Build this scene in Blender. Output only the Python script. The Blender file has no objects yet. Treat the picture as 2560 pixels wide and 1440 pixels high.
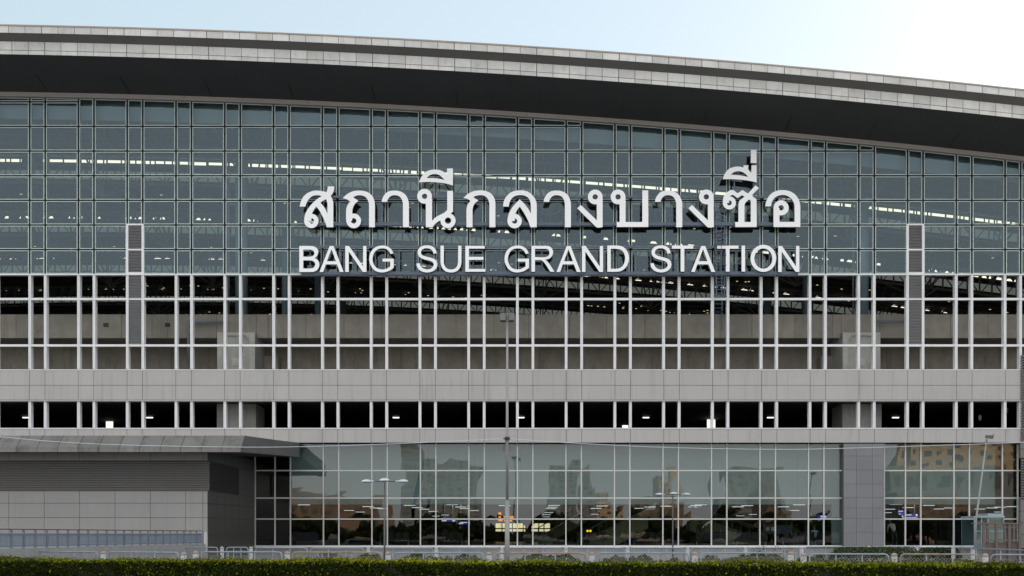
import bpy, bmesh, math, random
import numpy as np
from mathutils import Vector, Matrix
from mathutils.geometry import tessellate_polygon

R = math.radians
scene = bpy.context.scene
COL = scene.collection
random.seed(7)
rng = np.random.default_rng(11)

# ------------------------------------------------------------------ camera
CAM_D, EYE, FPX, VX, VY = 80.0, 1.7, 3200.0, 1300.0, 1335.0
cam_data = bpy.data.cameras.new("camera")
cam = bpy.data.objects.new("camera", cam_data)
COL.objects.link(cam)
cam.location = (0, -CAM_D, EYE)
cam.rotation_euler = (R(90), 0, 0)
cam_data.sensor_width = 36
cam_data.lens = 36 * FPX / 2560
cam_data.shift_x = -(VX - 1280) / 2560
cam_data.shift_y = (VY - 720) / 2560
cam_data.clip_end = 6000
scene.camera = cam

# ------------------------------------------------------------------ sky + sun
SUN_EL, SUN_AZ = 22.0, 40.0          # degrees; azimuth measured from +Y towards +X
world = bpy.data.worlds.new("World")
scene.world = world
world.use_nodes = True
wn, wl = world.node_tree.nodes, world.node_tree.links
wn.clear()
sky = wn.new("ShaderNodeTexSky")
sky.sky_type = 'NISHITA'
sky.sun_disc = False
sky.sun_elevation = R(SUN_EL)
sky.sun_rotation = R(SUN_AZ)
sky.air_density = 1.0
sky.dust_density = 1.6
sky.ozone_density = 1.6
bg = wn.new("ShaderNodeBackground")
bg.inputs["Strength"].default_value = 0.12
# pale haze: thin towards the sun side, made brighter behind the camera as added fill for the shaded facade
tcw = wn.new("ShaderNodeTexCoord")
sxyz = wn.new("ShaderNodeSeparateXYZ"); wl.new(tcw.outputs["Generated"], sxyz.inputs[0])
mrw = wn.new("ShaderNodeMapRange"); mrw.interpolation_type = 'SMOOTHSTEP'
mrw.inputs["From Min"].default_value = 0.5; mrw.inputs["From Max"].default_value = -0.25
wl.new(sxyz.outputs[1], mrw.inputs["Value"])
hz = wn.new("ShaderNodeMix"); hz.data_type = 'RGBA'
hz.inputs[6].default_value = (1.86, 2.22, 2.36, 1)
hz.inputs[7].default_value = (5.2, 5.14, 4.98, 1)
wl.new(mrw.outputs[0], hz.inputs["Factor"])
thin = wn.new("ShaderNodeMix"); thin.data_type = 'RGBA'; thin.blend_type = 'MULTIPLY'
thin.inputs["Factor"].default_value = 1.0
thin.inputs[7].default_value = (0.19, 0.19, 0.19, 1)
wl.new(sky.outputs[0], thin.inputs[6])
addw = wn.new("ShaderNodeMix"); addw.data_type = 'RGBA'; addw.blend_type = 'ADD'
addw.inputs["Factor"].default_value = 1.0
wl.new(thin.outputs[2], addw.inputs[6]); wl.new(hz.outputs[2], addw.inputs[7])
wo = wn.new("ShaderNodeOutputWorld")
wl.new(addw.outputs[2], bg.inputs["Color"])
wl.new(bg.outputs[0], wo.inputs["Surface"])

sun_d = bpy.data.lights.new("sun", 'SUN')
sun_d.energy = 3.2
sun_d.angle = R(0.5)
sun_d.color = (1.0, 0.80, 0.58)
sun = bpy.data.objects.new("sun", sun_d)
COL.objects.link(sun)
d = Vector((math.sin(R(SUN_AZ)) * math.cos(R(SUN_EL)), math.cos(R(SUN_AZ)) * math.cos(R(SUN_EL)), math.sin(R(SUN_EL))))
sun.rotation_euler = (-d).to_track_quat('-Z', 'Y').to_euler()

scene.view_settings.view_transform = 'Standard'
scene.view_settings.look = 'None'
scene.view_settings.gamma = 1.0
scene.view_settings.exposure = 1.2
scene.view_settings.use_curve_mapping = False

# ------------------------------------------------------------------ helpers
def PX(px, Y): return (px - VX) * (CAM_D + Y) / FPX
def PZ(py, Y): return EYE + (VY - py) * (CAM_D + Y) / FPX

def mat(name, col, rough=0.6, metal=0.0, var=0.12, scale=1.5, stretch=(1, 1, 1), tone=False, stain=None, bump=0.0, spec=0.5, grain=0.0):
    """principled surface with mottled colour; tone multiplies by the per-face tone of the mesh"""
    m = bpy.data.materials.new(name)
    m.use_nodes = True
    n, l = m.node_tree.nodes, m.node_tree.links
    b = n["Principled BSDF"]
    b.inputs["Roughness"].default_value = rough
    b.inputs["Metallic"].default_value = metal
    b.inputs["Specular IOR Level"].default_value = spec
    tc = n.new("ShaderNodeNewGeometry")
    mp = n.new("ShaderNodeMapping")
    mp.inputs["Scale"].default_value = stretch
    l.new(tc.outputs["Position"], mp.inputs["Vector"])
    nz = n.new("ShaderNodeTexNoise")
    nz.inputs["Scale"].default_value = scale
    nz.inputs["Detail"].default_value = 6
    nz.inputs["Roughness"].default_value = 0.62
    l.new(mp.outputs[0], nz.inputs["Vector"])
    mr = n.new("ShaderNodeMapRange")
    mr.inputs["From Min"].default_value = 0.3
    mr.inputs["From Max"].default_value = 0.7
    mr.inputs["To Min"].default_value = 1 - var
    mr.inputs["To Max"].default_value = 1 + var
    l.new(nz.outputs["Fac"], mr.inputs["Value"])
    cur = mr.outputs[0]
    if grain:
        g = n.new("ShaderNodeTexNoise")
        g.inputs["Scale"].default_value = 18
        g.inputs["Detail"].default_value = 3
        l.new(tc.outputs["Position"], g.inputs["Vector"])
        gr = n.new("ShaderNodeMapRange")
        gr.inputs["From Min"].default_value = 0.3
        gr.inputs["From Max"].default_value = 0.7
        gr.inputs["To Min"].default_value = 1 - grain
        gr.inputs["To Max"].default_value = 1 + grain
        l.new(g.outputs["Fac"], gr.inputs["Value"])
        mm = n.new("ShaderNodeMath"); mm.operation = 'MULTIPLY'
        l.new(cur, mm.inputs[0]); l.new(gr.outputs[0], mm.inputs[1])
        cur = mm.outputs[0]
    if tone:
        at = n.new("ShaderNodeAttribute")
        at.attribute_name = "tone"
        mm = n.new("ShaderNodeMath"); mm.operation = 'MULTIPLY'
        l.new(cur, mm.inputs[0]); l.new(at.outputs["Fac"], mm.inputs[1])
        cur = mm.outputs[0]
    mx = n.new("ShaderNodeMix"); mx.data_type = 'RGBA'; mx.blend_type = 'MULTIPLY'
    mx.inputs["Factor"].default_value = 1.0
    mx.inputs[6].default_value = (*col, 1)
    l.new(cur, mx.inputs[7])
    out = mx.outputs[2]
    if stain:
        # streaks of dirt running down, or rust patches
        scol, amount, sstretch, sscale = stain
        mp2 = n.new("ShaderNodeMapping"); mp2.inputs["Scale"].default_value = sstretch
        l.new(tc.outputs["Position"], mp2.inputs["Vector"])
        n2 = n.new("ShaderNodeTexNoise"); n2.inputs["Scale"].default_value = sscale
        n2.inputs["Detail"].default_value = 8; n2.inputs["Roughness"].default_value = 0.7
        l.new(mp2.outputs[0], n2.inputs["Vector"])
        r2 = n.new("ShaderNodeMapRange")
        r2.inputs["From Min"].default_value = 0.52; r2.inputs["From Max"].default_value = 0.72
        r2.inputs["To Min"].default_value = 0; r2.inputs["To Max"].default_value = amount
        l.new(n2.outputs["Fac"], r2.inputs["Value"])
        m2 = n.new("ShaderNodeMix"); m2.data_type = 'RGBA'
        l.new(r2.outputs[0], m2.inputs["Factor"])
        l.new(out, m2.inputs[6]); m2.inputs[7].default_value = (*scol, 1)
        out = m2.outputs[2]
    l.new(out, b.inputs["Base Color"])
    if bump:
        bp = n.new("ShaderNodeBump")
        bp.inputs["Strength"].default_value = bump
        bp.inputs["Distance"].default_value = 0.02
        l.new(nz.outputs["Fac"], bp.inputs["Height"])
        l.new(bp.outputs[0], b.inputs["Normal"])
    return m

def mat_glass(name, refl, tint, gcol, wav=0.0, wscale=0.35):
    m = bpy.data.materials.new(name)
    m.use_nodes = True
    n, l = m.node_tree.nodes, m.node_tree.links
    n.clear()
    o = n.new("ShaderNodeOutputMaterial")
    t = n.new("ShaderNodeBsdfTransparent"); t.inputs[0].default_value = (*tint, 1)
    g = n.new("ShaderNodeBsdfGlossy"); g.inputs["Color"].default_value = (*gcol, 1); g.inputs["Roughness"].default_value = 0.0
    mx = n.new("ShaderNodeMixShader")
    lw = n.new("ShaderNodeLayerWeight"); lw.inputs["Blend"].default_value = 0.35
    mr = n.new("ShaderNodeMapRange")
    mr.inputs["To Min"].default_value = refl; mr.inputs["To Max"].default_value = min(1, refl + 0.6)
    l.new(lw.outputs["Fresnel"], mr.inputs["Value"])
    mr.inputs["From Min"].default_value = 0.04
    l.new(mr.outputs[0], mx.inputs[0])
    l.new(t.outputs[0], mx.inputs[1]); l.new(g.outputs[0], mx.inputs[2])
    l.new(mx.outputs[0], o.inputs["Surface"])
    if wav:
        ge = n.new("ShaderNodeNewGeometry")
        nz = n.new("ShaderNodeTexNoise"); nz.inputs["Scale"].default_value = wscale; nz.inputs["Detail"].default_value = 1.0
        l.new(ge.outputs["Position"], nz.inputs["Vector"])
        bp = n.new("ShaderNodeBump"); bp.inputs["Strength"].default_value = 1.0; bp.inputs["Distance"].default_value = wav
        l.new(nz.outputs["Fac"], bp.inputs["Height"]); l.new(bp.outputs[0], g.inputs["Normal"]); l.new(bp.outputs[0], lw.inputs["Normal"])
    return m

def mat_emit(name, col, s):
    m = bpy.data.materials.new(name)
    m.use_nodes = True
    n, l = m.node_tree.nodes, m.node_tree.links
    n.clear()
    e = n.new("ShaderNodeEmission"); e.inputs[0].default_value = (*col, 1); e.inputs[1].default_value = s
    o = n.new("ShaderNodeOutputMaterial"); l.new(e.outputs[0], o.inputs["Surface"])
    return m

def mat_leaf(name, scale=6.0):
    m = bpy.data.materials.new(name)
    m.use_nodes = True
    n, l = m.node_tree.nodes, m.node_tree.links
    b = n["Principled BSDF"]
    b.inputs["Roughness"].default_value = 0.55
    b.inputs["Specular IOR Level"].default_value = 0.08
    at = n.new("ShaderNodeAttribute"); at.attribute_name = "leafcol"
    l.new(at.outputs["Color"], b.inputs["Base Color"])
    tr = n.new("ShaderNodeBsdfTranslucent"); l.new(at.outputs["Color"], tr.inputs[0])
    mx = n.new("ShaderNodeMixShader"); mx.inputs[0].default_value = 0.25
    l.new(b.outputs[0], mx.inputs[1]); l.new(tr.outputs[0], mx.inputs[2])
    l.new(mx.outputs[0], n["Material Output"].inputs["Surface"])
    return m

class MB:
    """collects shapes, then links them as ONE mesh object"""
    def __init__(s): s.v = []; s.f = []; s.t = []; s.smooth = []
    def quad(s, a, b, c, d, t=1.0):
        i = len(s.v); s.v += [tuple(a), tuple(b), tuple(c), tuple(d)]; s.f.append((i, i+1, i+2, i+3)); s.t.append(t); s.smooth.append(False)
    def hexa(s, p, t=1.0):
        """p: 4 bottom corners then 4 top corners, each ring counter-clockwise seen from above"""
        i = len(s.v); s.v += [tuple(q) for q in p]
        for f in ((3,2,1,0),(4,5,6,7),(0,1,5,4),(1,2,6,5),(2,3,7,6),(3,0,4,7)):
            s.f.append(tuple(i+k for k in f)); s.t.append(t); s.smooth.append(False)
    def box(s, x0, x1, y0, y1, z0, z1, t=1.0):
        s.hexa([(x0,y0,z0),(x1,y0,z0),(x1,y1,z0),(x0,y1,z0),(x0,y0,z1),(x1,y0,z1),(x1,y1,z1),(x0,y1,z1)], t)
    def bar(s, a, b, w, h=None, t=1.0, up=(0,0,1)):
        """square bar from a to b"""
        a, b = Vector(a), Vector(b); h = h or w
        u = (b - a).normalized(); q = Vector(up)
        if abs(u.dot(q)) > 0.98: q = Vector((0,1,0))
        sx = u.cross(q).normalized() * (w/2); sz = sx.cross(u).normalized() * (h/2)
        s.hexa([a-sx-sz, a+sx-sz, b+sx-sz, b-sx-sz, a-sx+sz, a+sx+sz, b+sx+sz, b-sx+sz], t)
    def tube(s, pts, r, n=8, t=1.0, caps=True):
        pts = [Vector(p) for p in pts]; m = len(pts)
        rs = r if isinstance(r, (list, tuple)) else [r]*m
        i0 = len(s.v); prev = None
        for k, p in enumerate(pts):
            u = (pts[min(k+1, m-1)] - pts[max(k-1, 0)]).normalized()
            if prev is None:
                q = Vector((0,0,1)) if abs(u.z) < 0.9 else Vector((0,1,0))
                a = u.cross(q).normalized()
            else:
                a = (prev - u * prev.dot(u)).normalized()
            prev = a; b = u.cross(a)
            for j in range(n):
                w = 2*math.pi*j/n
                s.v.append(tuple(p + (a*math.cos(w) + b*math.sin(w)) * rs[k]))
        for k in range(m-1):
            for j in range(n):
                j2 = (j+1) % n
                s.f.append((i0+k*n+j, i0+k*n+j2, i0+(k+1)*n+j2, i0+(k+1)*n+j)); s.t.append(t); s.smooth.append(True)
        if caps:
            s.f.append(tuple(i0+j for j in reversed(range(n)))); s.t.append(t); s.smooth.append(False)
            s.f.append(tuple(i0+(m-1)*n+j for j in range(n))); s.t.append(t); s.smooth.append(False)
    def lathe(s, prof, c=(0,0,0), n=14, t=1.0, sx=1.0, sy=1.0):
        """prof: (radius, z) from bottom to top"""
        i0 = len(s.v)
        for (r, z) in prof:
            for j in range(n):
                w = 2*math.pi*j/n
                s.v.append((c[0]+r*sx*math.cos(w), c[1]+r*sy*math.sin(w), c[2]+z))
        for k in range(len(prof)-1):
            for j in range(n):
                j2 = (j+1) % n
                s.f.append((i0+k*n+j, i0+k*n+j2, i0+(k+1)*n+j2, i0+(k+1)*n+j)); s.t.append(t); s.smooth.append(True)
        s.f.append(tuple(i0+j for j in reversed(range(n)))); s.t.append(t); s.smooth.append(False)
        k = len(prof)-1
        s.f.append(tuple(i0+k*n+j for j in range(n))); s.t.append(t); s.smooth.append(False)
    def prism(s, loops, y0, y1, t=1.0):
        """filled outline with holes in the XZ plane, from y0 (front) to y1"""
        flat = [Vector((x, z, 0)) for lp in loops for (x, z) in lp]
        tris = tessellate_polygon([[Vector((x, z, 0)) for (x, z) in lp] for lp in loops])
        i0 = len(s.v); n = len(flat)
        s.v += [(p.x, y0, p.y) for p in flat] + [(p.x, y1, p.y) for p in flat]
        for a, b, c in tris:
            pa, pb, pc = flat[a], flat[b], flat[c]
            ccw = (pb-pa).cross(pc-pa).z > 0
            f = (a, b, c) if ccw else (c, b, a)
            s.f.append(tuple(i0+k for k in f)); s.t.append(t); s.smooth.append(False)
            s.f.append(tuple(i0+n+k for k in reversed(f))); s.t.append(t); s.smooth.append(False)
        k0 = 0
        for lp in loops:
            m = len(lp)
            for k in range(m):
                a, b = i0+k0+k, i0+k0+(k+1) % m
                s.f.append((a, a+n, b+n, b)); s.t.append(t); s.smooth.append(False)
            k0 += m
    def build(s, name, material, parent=None):
        me = bpy.data.meshes.new(name)
        ox, oy, oz = parent_loc(parent) if parent else (0, 0, 0)
        me.from_pydata([(x-ox, y-oy, z-oz) for x, y, z in s.v], [], s.f)
        me.polygons.foreach_set("use_smooth", s.smooth)
        at = me.attributes.new("tone", 'FLOAT', 'FACE')
        at.data.foreach_set("value", s.t)
        me.materials.append(material)
        me.update()
        o = bpy.data.objects.new(name, me)
        COL.objects.link(o)
        if parent:
            o.parent = parent
        return o

def parent_loc(p):
    """place of the thing's root Empty; parts below it sit at its origin"""
    while p.parent is not None: p = p.parent
    return tuple(p.location) if p.type == 'EMPTY' else (0, 0, 0)

def root(name, label, cat, loc=(0,0,0), group=None):
    o = bpy.data.objects.new(name, None)
    o.empty_display_size = 0.3
    COL.objects.link(o); o.location = loc
    o["label"] = label; o["category"] = cat
    if group: o["group"] = group
    return o

def tag(o, label, cat, group=None):
    o["label"] = label; o["category"] = cat
    if group: o["group"] = group
    return o

def structure(o): o["kind"] = "structure"; return o

def copy_thing(r, loc, label=None, group=None):
    c = r.copy(); COL.objects.link(c); c.location = loc
    if label: c["label"] = label
    if group: c["group"] = group
    for ch in list(r.children):
        k = ch.copy(); COL.objects.link(k); k.parent = c
        for g in list(ch.children):
            h = g.copy(); COL.objects.link(h); h.parent = k
    return c

def smooth_loop(pts, maxturn=50, sub=4):
    """round the gentle corners of a closed outline, keep the sharp ones"""
    n = len(pts); P = [Vector((p[0], p[1])) for p in pts]; sharp = []
    for i in range(n):
        a, b = (P[i]-P[i-1]), (P[(i+1) % n]-P[i])
        ang = abs(math.degrees(a.angle(b))) if a.length > 1e-9 and b.length > 1e-9 else 0
        sharp.append(ang > maxturn)
    out = []
    for i in range(n):
        j = (i+1) % n
        p0, p1, p2, p3 = P[i-1], P[i], P[j], P[(j+1) % n]
        L = (p2-p1).length
        t1 = (p2-p1) if sharp[i] else (p2-p0).normalized()*L
        t2 = (p2-p1) if sharp[j] else (p3-p1).normalized()*L
        straight = (p2-p1).normalized()
        if not sharp[i] and (p1-p0).length*3 < L: t1 = straight*L
        if not sharp[j] and (p3-p2).length*3 < L: t2 = straight*L
        for k in range(sub):
            u = k/sub
            h = (2*u**3-3*u**2+1)*p1 + (u**3-2*u**2+u)*t1 + (-2*u**3+3*u**2)*p2 + (u**3-u**2)*t2
            out.append((h.x, h.y))
    return out

# ------------------------------------------------------------------ materials
M = {}
M['clad'] = mat('grey_cladding', (0.405, 0.394, 0.388), 0.42, 0.0, 0.05, 0.35, (1,1,1), True, ((0.17,0.165,0.16), 0.36, (2.2,1,0.12), 1.3), 0, 0.4, 0.02)
M['clad_cool'] = mat('cool_grey_cladding', (0.175, 0.177, 0.19), 0.38, 0.1, 0.06, 0.4, (1,1,1), True)
M['fascia'] = mat('weathered_fascia', (0.57, 0.565, 0.55), 0.35, 0.0, 0.10, 1.3, (1,1,1), True, ((0.2,0.19,0.17), 0.35, (1,1,0.5), 2.2), 0, 0.3, 0.06)
M['joint'] = mat('dark_joint', (0.045, 0.042, 0.042), 0.7, 0, 0.1)
M['coping'] = mat('coping_metal', (0.33, 0.28, 0.24), 0.5, 0.2, 0.08)
M['soffit'] = mat('charcoal_soffit', (0.055, 0.055, 0.06), 0.65, 0, 0.08, 0.4)
M['soffit_light'] = mat('grey_soffit', (0.13, 0.128, 0.125), 0.6, 0, 0.08, 0.4)
M['eave'] = mat('beige_eave', (0.36, 0.325, 0.31), 0.5, 0, 0.05, 0.4, (1,1,1), True)
M['white'] = mat('white_aluminium', (0.75, 0.76, 0.78), 0.4, 0.0, 0.05, 0.8, (1,1,1), False, ((0.42,0.4,0.38), 0.25, (1,1,0.4), 1.2))
M['mull'] = mat('shopfront_aluminium', (0.54, 0.535, 0.53), 0.4, 0.0, 0.05, 0.8)
M['mull_side'] = mat('mullion_side', (0.30, 0.28, 0.26), 0.5, 0, 0.06)
M['darkframe'] = mat('dark_frame', (0.016, 0.021, 0.028), 0.6, 0.0, 0.05, spec=0.2)
M['edge'] = mat('pale_glass_edge', (0.50, 0.60, 0.585), 0.3, 0, 0.08, 2.0)
M['fin'] = mat('interior_fin', (0.20, 0.21, 0.20), 0.5, 0, 0.05)
M['glass_up'] = mat_glass('upper_glass', 0.068, (0.68, 0.77, 0.75), (0.70, 0.90, 1.0), 0.0004, 0.8)
M['glass_dn'] = mat_glass('street_glass', 0.074, (0.70, 0.79, 0.78), (0.93, 0.97, 1.0), 0.0065, 0.36)
M['glass_kiosk'] = mat_glass('kiosk_glass', 0.12, (0.62, 0.74, 0.76), (0.9, 1, 1))
M['conc'] = mat('beam_concrete', (0.285, 0.268, 0.235), 0.85, 0, 0.16, 0.9, (1,1,1), True, ((0.16,0.145,0.125), 0.4, (2.5,1,0.3), 1.1), 0.2, 0.2, 0.06)
M['conc_dark'] = mat('wall_concrete', (0.27, 0.248, 0.215), 0.88, 0, 0.22, 0.8, (1,1,0.6), True, ((0.07,0.065,0.06), 0.6, (2.6,1,0.25), 1.0), 0.2, 0.2, 0.06)
M['conc_pale'] = mat('pier_concrete', (0.38, 0.38, 0.36), 0.85, 0, 0.14, 1.4, (1,1,1), True, ((0.2,0.19,0.18), 0.5, (3,1,0.3), 1.3), 0.2, 0.2, 0.06)
M['plinth'] = mat('plinth_concrete', (0.27, 0.272, 0.28), 0.85, 0, 0.12, 2.0, (1,1,1), True, ((0.2,0.2,0.2), 0.4, (1,1,1), 2.5), 0, 0.2, 0.1)
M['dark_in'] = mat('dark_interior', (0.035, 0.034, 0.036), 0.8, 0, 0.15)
M['hall_roof'] = mat('hall_roof', (0.11, 0.11, 0.115), 0.8, 0, 0.25, 0.5, (3, 0.3, 1))
M['truss'] = mat('truss_steel', (0.20, 0.215, 0.22), 0.6, 0.1, 0.1)
M['truss_panel'] = mat_emit('glowing_lining', (0.80, 0.88, 0.78), 0.052)  # weak glow stands in for daylight coming through the lining
M['column'] = mat('blue_grey_column', (0.22, 0.30, 0.37), 0.4, 0.1, 0.08)
M['pipe'] = mat('blue_grey_pipe', (0.17, 0.20, 0.24), 0.45, 0.2, 0.08)
M['louvre_an'] = mat('louvre_taupe', (0.20, 0.19, 0.185), 0.45, 0.1, 0.06)
M['louvre'] = mat('louvre_grey', (0.28, 0.28, 0.285), 0.45, 0.1, 0.06)
M['louvre_dk'] = mat('louvre_charcoal', (0.15, 0.145, 0.14), 0.5, 0.1, 0.08)
M['sign'] = mat('white_sign_face', (0.92, 0.93, 0.95), 0.4, 0, 0.03, 0.6)
M['signside'] = mat('sign_side', (0.10, 0.12, 0.16), 0.5, 0.1, 0.05)
M['rail'] = mat('steel_blue_rail', (0.075, 0.105, 0.15), 0.4, 0.2, 0.08)
M['canopy'] = mat('canopy_metal', (0.155, 0.15, 0.146), 0.5, 0.15, 0.14, 0.6, (1,1,1), True, ((0.055,0.045,0.038), 0.75, (1.1,0.6,0.35), 1.5))
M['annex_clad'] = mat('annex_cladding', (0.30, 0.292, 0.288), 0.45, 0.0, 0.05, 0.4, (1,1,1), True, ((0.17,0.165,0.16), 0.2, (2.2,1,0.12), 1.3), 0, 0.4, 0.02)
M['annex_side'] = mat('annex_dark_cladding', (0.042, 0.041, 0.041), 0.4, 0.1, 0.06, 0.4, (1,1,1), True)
M['pole'] = mat('galvanised_pole', (0.26, 0.26, 0.265), 0.5, 0.35, 0.12, 3, (1,1,0.3), False, ((0.2,0.15,0.1), 0.3, (3,3,0.6), 2))
M['pole_dk'] = mat('dark_pole', (0.10, 0.10, 0.105), 0.5, 0.3, 0.1)
M['lamp_head'] = mat('pale_lamp_head', (0.50, 0.57, 0.62), 0.4, 0.1, 0.06)
M['fence'] = mat('blue_grey_pipework', (0.23, 0.275, 0.32), 0.5, 0.25, 0.12, 4, (1,1,1), False, ((0.30,0.21,0.14), 0.5, (1,1,1), 3))
M['fence_rust'] = mat('rusty_pipework', (0.27, 0.21, 0.165), 0.7, 0.1, 0.25, 5, (1,1,1), False, ((0.36,0.35,0.35), 0.55, (1,1,1), 2))
M['wire'] = mat('chain_link', (0.30, 0.31, 0.30), 0.5, 0.5, 0.05)
M['bollard'] = mat('bollard_grey', (0.34, 0.35, 0.36), 0.75, 0, 0.14, 6, (1,1,1), False, ((0.30,0.36,0.42), 0.5, (1,1,1), 4))
M['boll_cap'] = mat('tan_cap', (0.29, 0.225, 0.175), 0.75, 0, 0.18, 9)
M['boll_cap_grey'] = mat('grey_cap', (0.35, 0.35, 0.35), 0.75, 0, 0.15, 9)
M['blue'] = mat('blue_picket', (0.145, 0.185, 0.25), 0.5, 0.1, 0.08)
M['brown'] = mat('brown_rail', (0.13, 0.095, 0.08), 0.5, 0.2, 0.1)
M['wood'] = mat('weathered_wood', (0.125, 0.105, 0.095), 0.75, 0, 0.2, 2, (1,1,6))
M['ground'] = mat('paved_ground', (0.17, 0.165, 0.16), 0.9, 0, 0.2, 0.4)
M['asphalt'] = mat('asphalt', (0.055, 0.055, 0.056), 0.9, 0, 0.2, 2)
M['paint'] = mat('road_paint', (0.7, 0.7, 0.68), 0.7, 0, 0.1, 3)
M['soil'] = mat('soil', (0.06, 0.05, 0.035), 0.95, 0, 0.3, 4)
M['leaf'] = mat_leaf('leaves')
M['stem'] = mat('stem', (0.09, 0.07, 0.045), 0.9, 0, 0.2, 8)
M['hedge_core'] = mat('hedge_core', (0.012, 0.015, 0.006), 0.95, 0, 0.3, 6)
M['bulk'] = mat('bulkhead_plaster', (0.25, 0.315, 0.315), 0.7, 0, 0.04, 0.3)
M['floor_in'] = mat('polished_floor', (0.16, 0.155, 0.15), 0.25, 0, 0.1)
M['green'] = mat('olive_stair_side', (0.22, 0.23, 0.13), 0.6, 0, 0.12, 1)
M['black'] = mat('black_plastic', (0.02, 0.02, 0.022), 0.5, 0, 0.1)
M['skin'] = mat('skin', (0.35, 0.2, 0.13), 0.6, 0, 0.08, 8)
M['hair'] = mat('hair', (0.015, 0.012, 0.01), 0.5, 0, 0.2, 20)
M['shirt'] = mat('pale_blue_shirt', (0.42, 0.58, 0.78), 0.8, 0, 0.08, 10)
M['cloth_dk'] = mat('dark_cloth', (0.03, 0.03, 0.035), 0.85, 0, 0.15, 10)
M['cloth_pale'] = mat('pale_cloth', (0.5, 0.47, 0.4), 0.85, 0, 0.1, 10)
M['signblue'] = mat_emit('blue_backlit_sign', (0.03, 0.03, 0.32), 0.35)
M['signwhite'] = mat_emit('white_backlit_sign', (0.9, 0.92, 1.0), 0.4)
M['strip'] = mat_emit('daylight_strip', (1.0, 0.92, 0.74), 0.62)
M['lampwarm'] = mat_emit('ceiling_lamp_light', (1.0, 0.96, 0.88), 0.9)
M['lampcool'] = mat_emit('cool_tube_light', (0.95, 0.97, 1.0), 0.33)
M['daywin'] = mat_emit('bright_far_opening', (1.0, 0.97, 0.85), 0.7)
M['glow'] = mat_emit('warm_far_opening', (1.0, 0.84, 0.48), 0.42)
M['orange'] = mat_emit('orange_lamp', (1.0, 0.30, 0.03), 0.5)
M['amber'] = mat_emit('amber_lamp', (1.0, 0.55, 0.02), 0.8)
M['block_beige'] = mat('apartment_render', (0.72, 0.53, 0.34), 0.85, 0, 0.08, 0.1)
M['block_grey'] = mat('grey_render', (0.33, 0.34, 0.34), 0.85, 0, 0.08, 0.1)
M['block_warm'] = mat('warm_render', (0.34, 0.235, 0.16), 0.85, 0, 0.1, 0.1)
M['block_win'] = mat('dark_window', (0.16, 0.17, 0.17), 0.3, 0, 0.2, 0.4)

# ------------------------------------------------------------------ ground
g = MB(); g.quad((-3000,-3000,0),(3000,-3000,0),(3000,3000,0),(-3000,3000,0))
structure(g.build('ground', M['ground']))
g = MB(); g.quad((-400,-130,0.004),(400,-130,0.004),(400,-52,0.004),(-400,-52,0.004))
structure(g.build('road', M['asphalt']))
g = MB()
for k in range(-30, 31):
    g.box(k*12.0, k*12.0+4, -92.1, -91.95, 0.006, 0.010)
structure(g.build('road_markings', M['paint']))
g = MB(); g.box(-400, 400, -52, -51.8, 0, 0.13); g.quad((-400,-51.8,0.12),(400,-51.8,0.12),(400,-12,0.12),(-400,-12,0.12))
structure(g.build('pavement', M['ground']))

# ------------------------------------------------------------------ the station
def drop(X):
    p = VX + 40*X
    return (0.01366*p + 1.939e-5*p*p)/40
Z_GLASS = PZ(243, 0)
def ztop(X): return Z_GLASS - drop(X)

station = root('station_building', 'vast modern station with curved grey roof, tall glass wall and white mullions', 'building')
XL, XR = -62.0, 62.0
XS = [XL + (XR-XL)*k/80 for k in range(81)]

def arch_strip(mb, y0, z0, y1, z1, t=1.0):
    """sheet following the roof curve between two lines"""
    for a, b in zip(XS, XS[1:]):
        mb.quad((a,y0,z0-drop(a)),(b,y0,z0-drop(b)),(b,y1,z1-drop(b)),(a,y1,z1-drop(a)), t)
def arch_slab(mb, y0, y1, z0, z1):
    for a, b in zip(XS, XS[1:]):
        mb.hexa([(a,y0,z0-drop(a)),(b,y0,z0-drop(b)),(b,y1,z0-drop(b)),(a,y1,z0-drop(a)),
                 (a,y0,z1-drop(a)),(b,y0,z1-drop(b)),(b,y1,z1-drop(b)),(a,y1,z1-drop(a))])

YF1, YF2 = -4.5, -5.0
zS0 = PZ(230, -0.2); zL0 = PZ(134, YF1); zL1 = PZ(102, YF1); zLm = PZ(124, YF1)
zU0 = PZ(80, YF2); zU1 = PZ(63.5, YF2); zC = PZ(59.5, YF2)
mb = MB()
arch_slab(mb, -0.1, 104, zS0+0.35, zS0+0.9)
arch_slab(mb, -4.2, 104, zL1+0.3, zC-0.06)
roof = mb.build('roof', M['soffit'], station)
mb = MB(); arch_strip(mb, -0.2, zS0+0.02, YF1+0.02, zL0, 1)
mb.build('soffit', M['soffit'], roof)
x = -60.0
while x < 60:
    ya, yb = -0.35, -2.3
    f = lambda y: zS0+0.02+(zL0-zS0-0.02)*((-0.2-y)/(-0.2-(YF1+0.02)))-drop(x)
    mb = MB(); mb.bar((x,ya,f(ya)-0.005),(x,yb,f(yb)-0.005), 0.035, 0.03); mb.build('soffit_seam', M['black'], roof)
    x += 5.1
mb = MB(); arch_strip(mb, YF1-0.02, zL1, YF2+0.04, zU0, 1)
mb.build('fascia_soffit', M['soffit_light'], roof)
mb = MB()
arch_slab(mb, YF1+0.03, YF1+0.13, zL0, zL1); arch_slab(mb, YF2+0.05, YF2+0.15, zU0, zU1)
mb.build('fascia_backing', M['joint'], roof)
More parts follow.
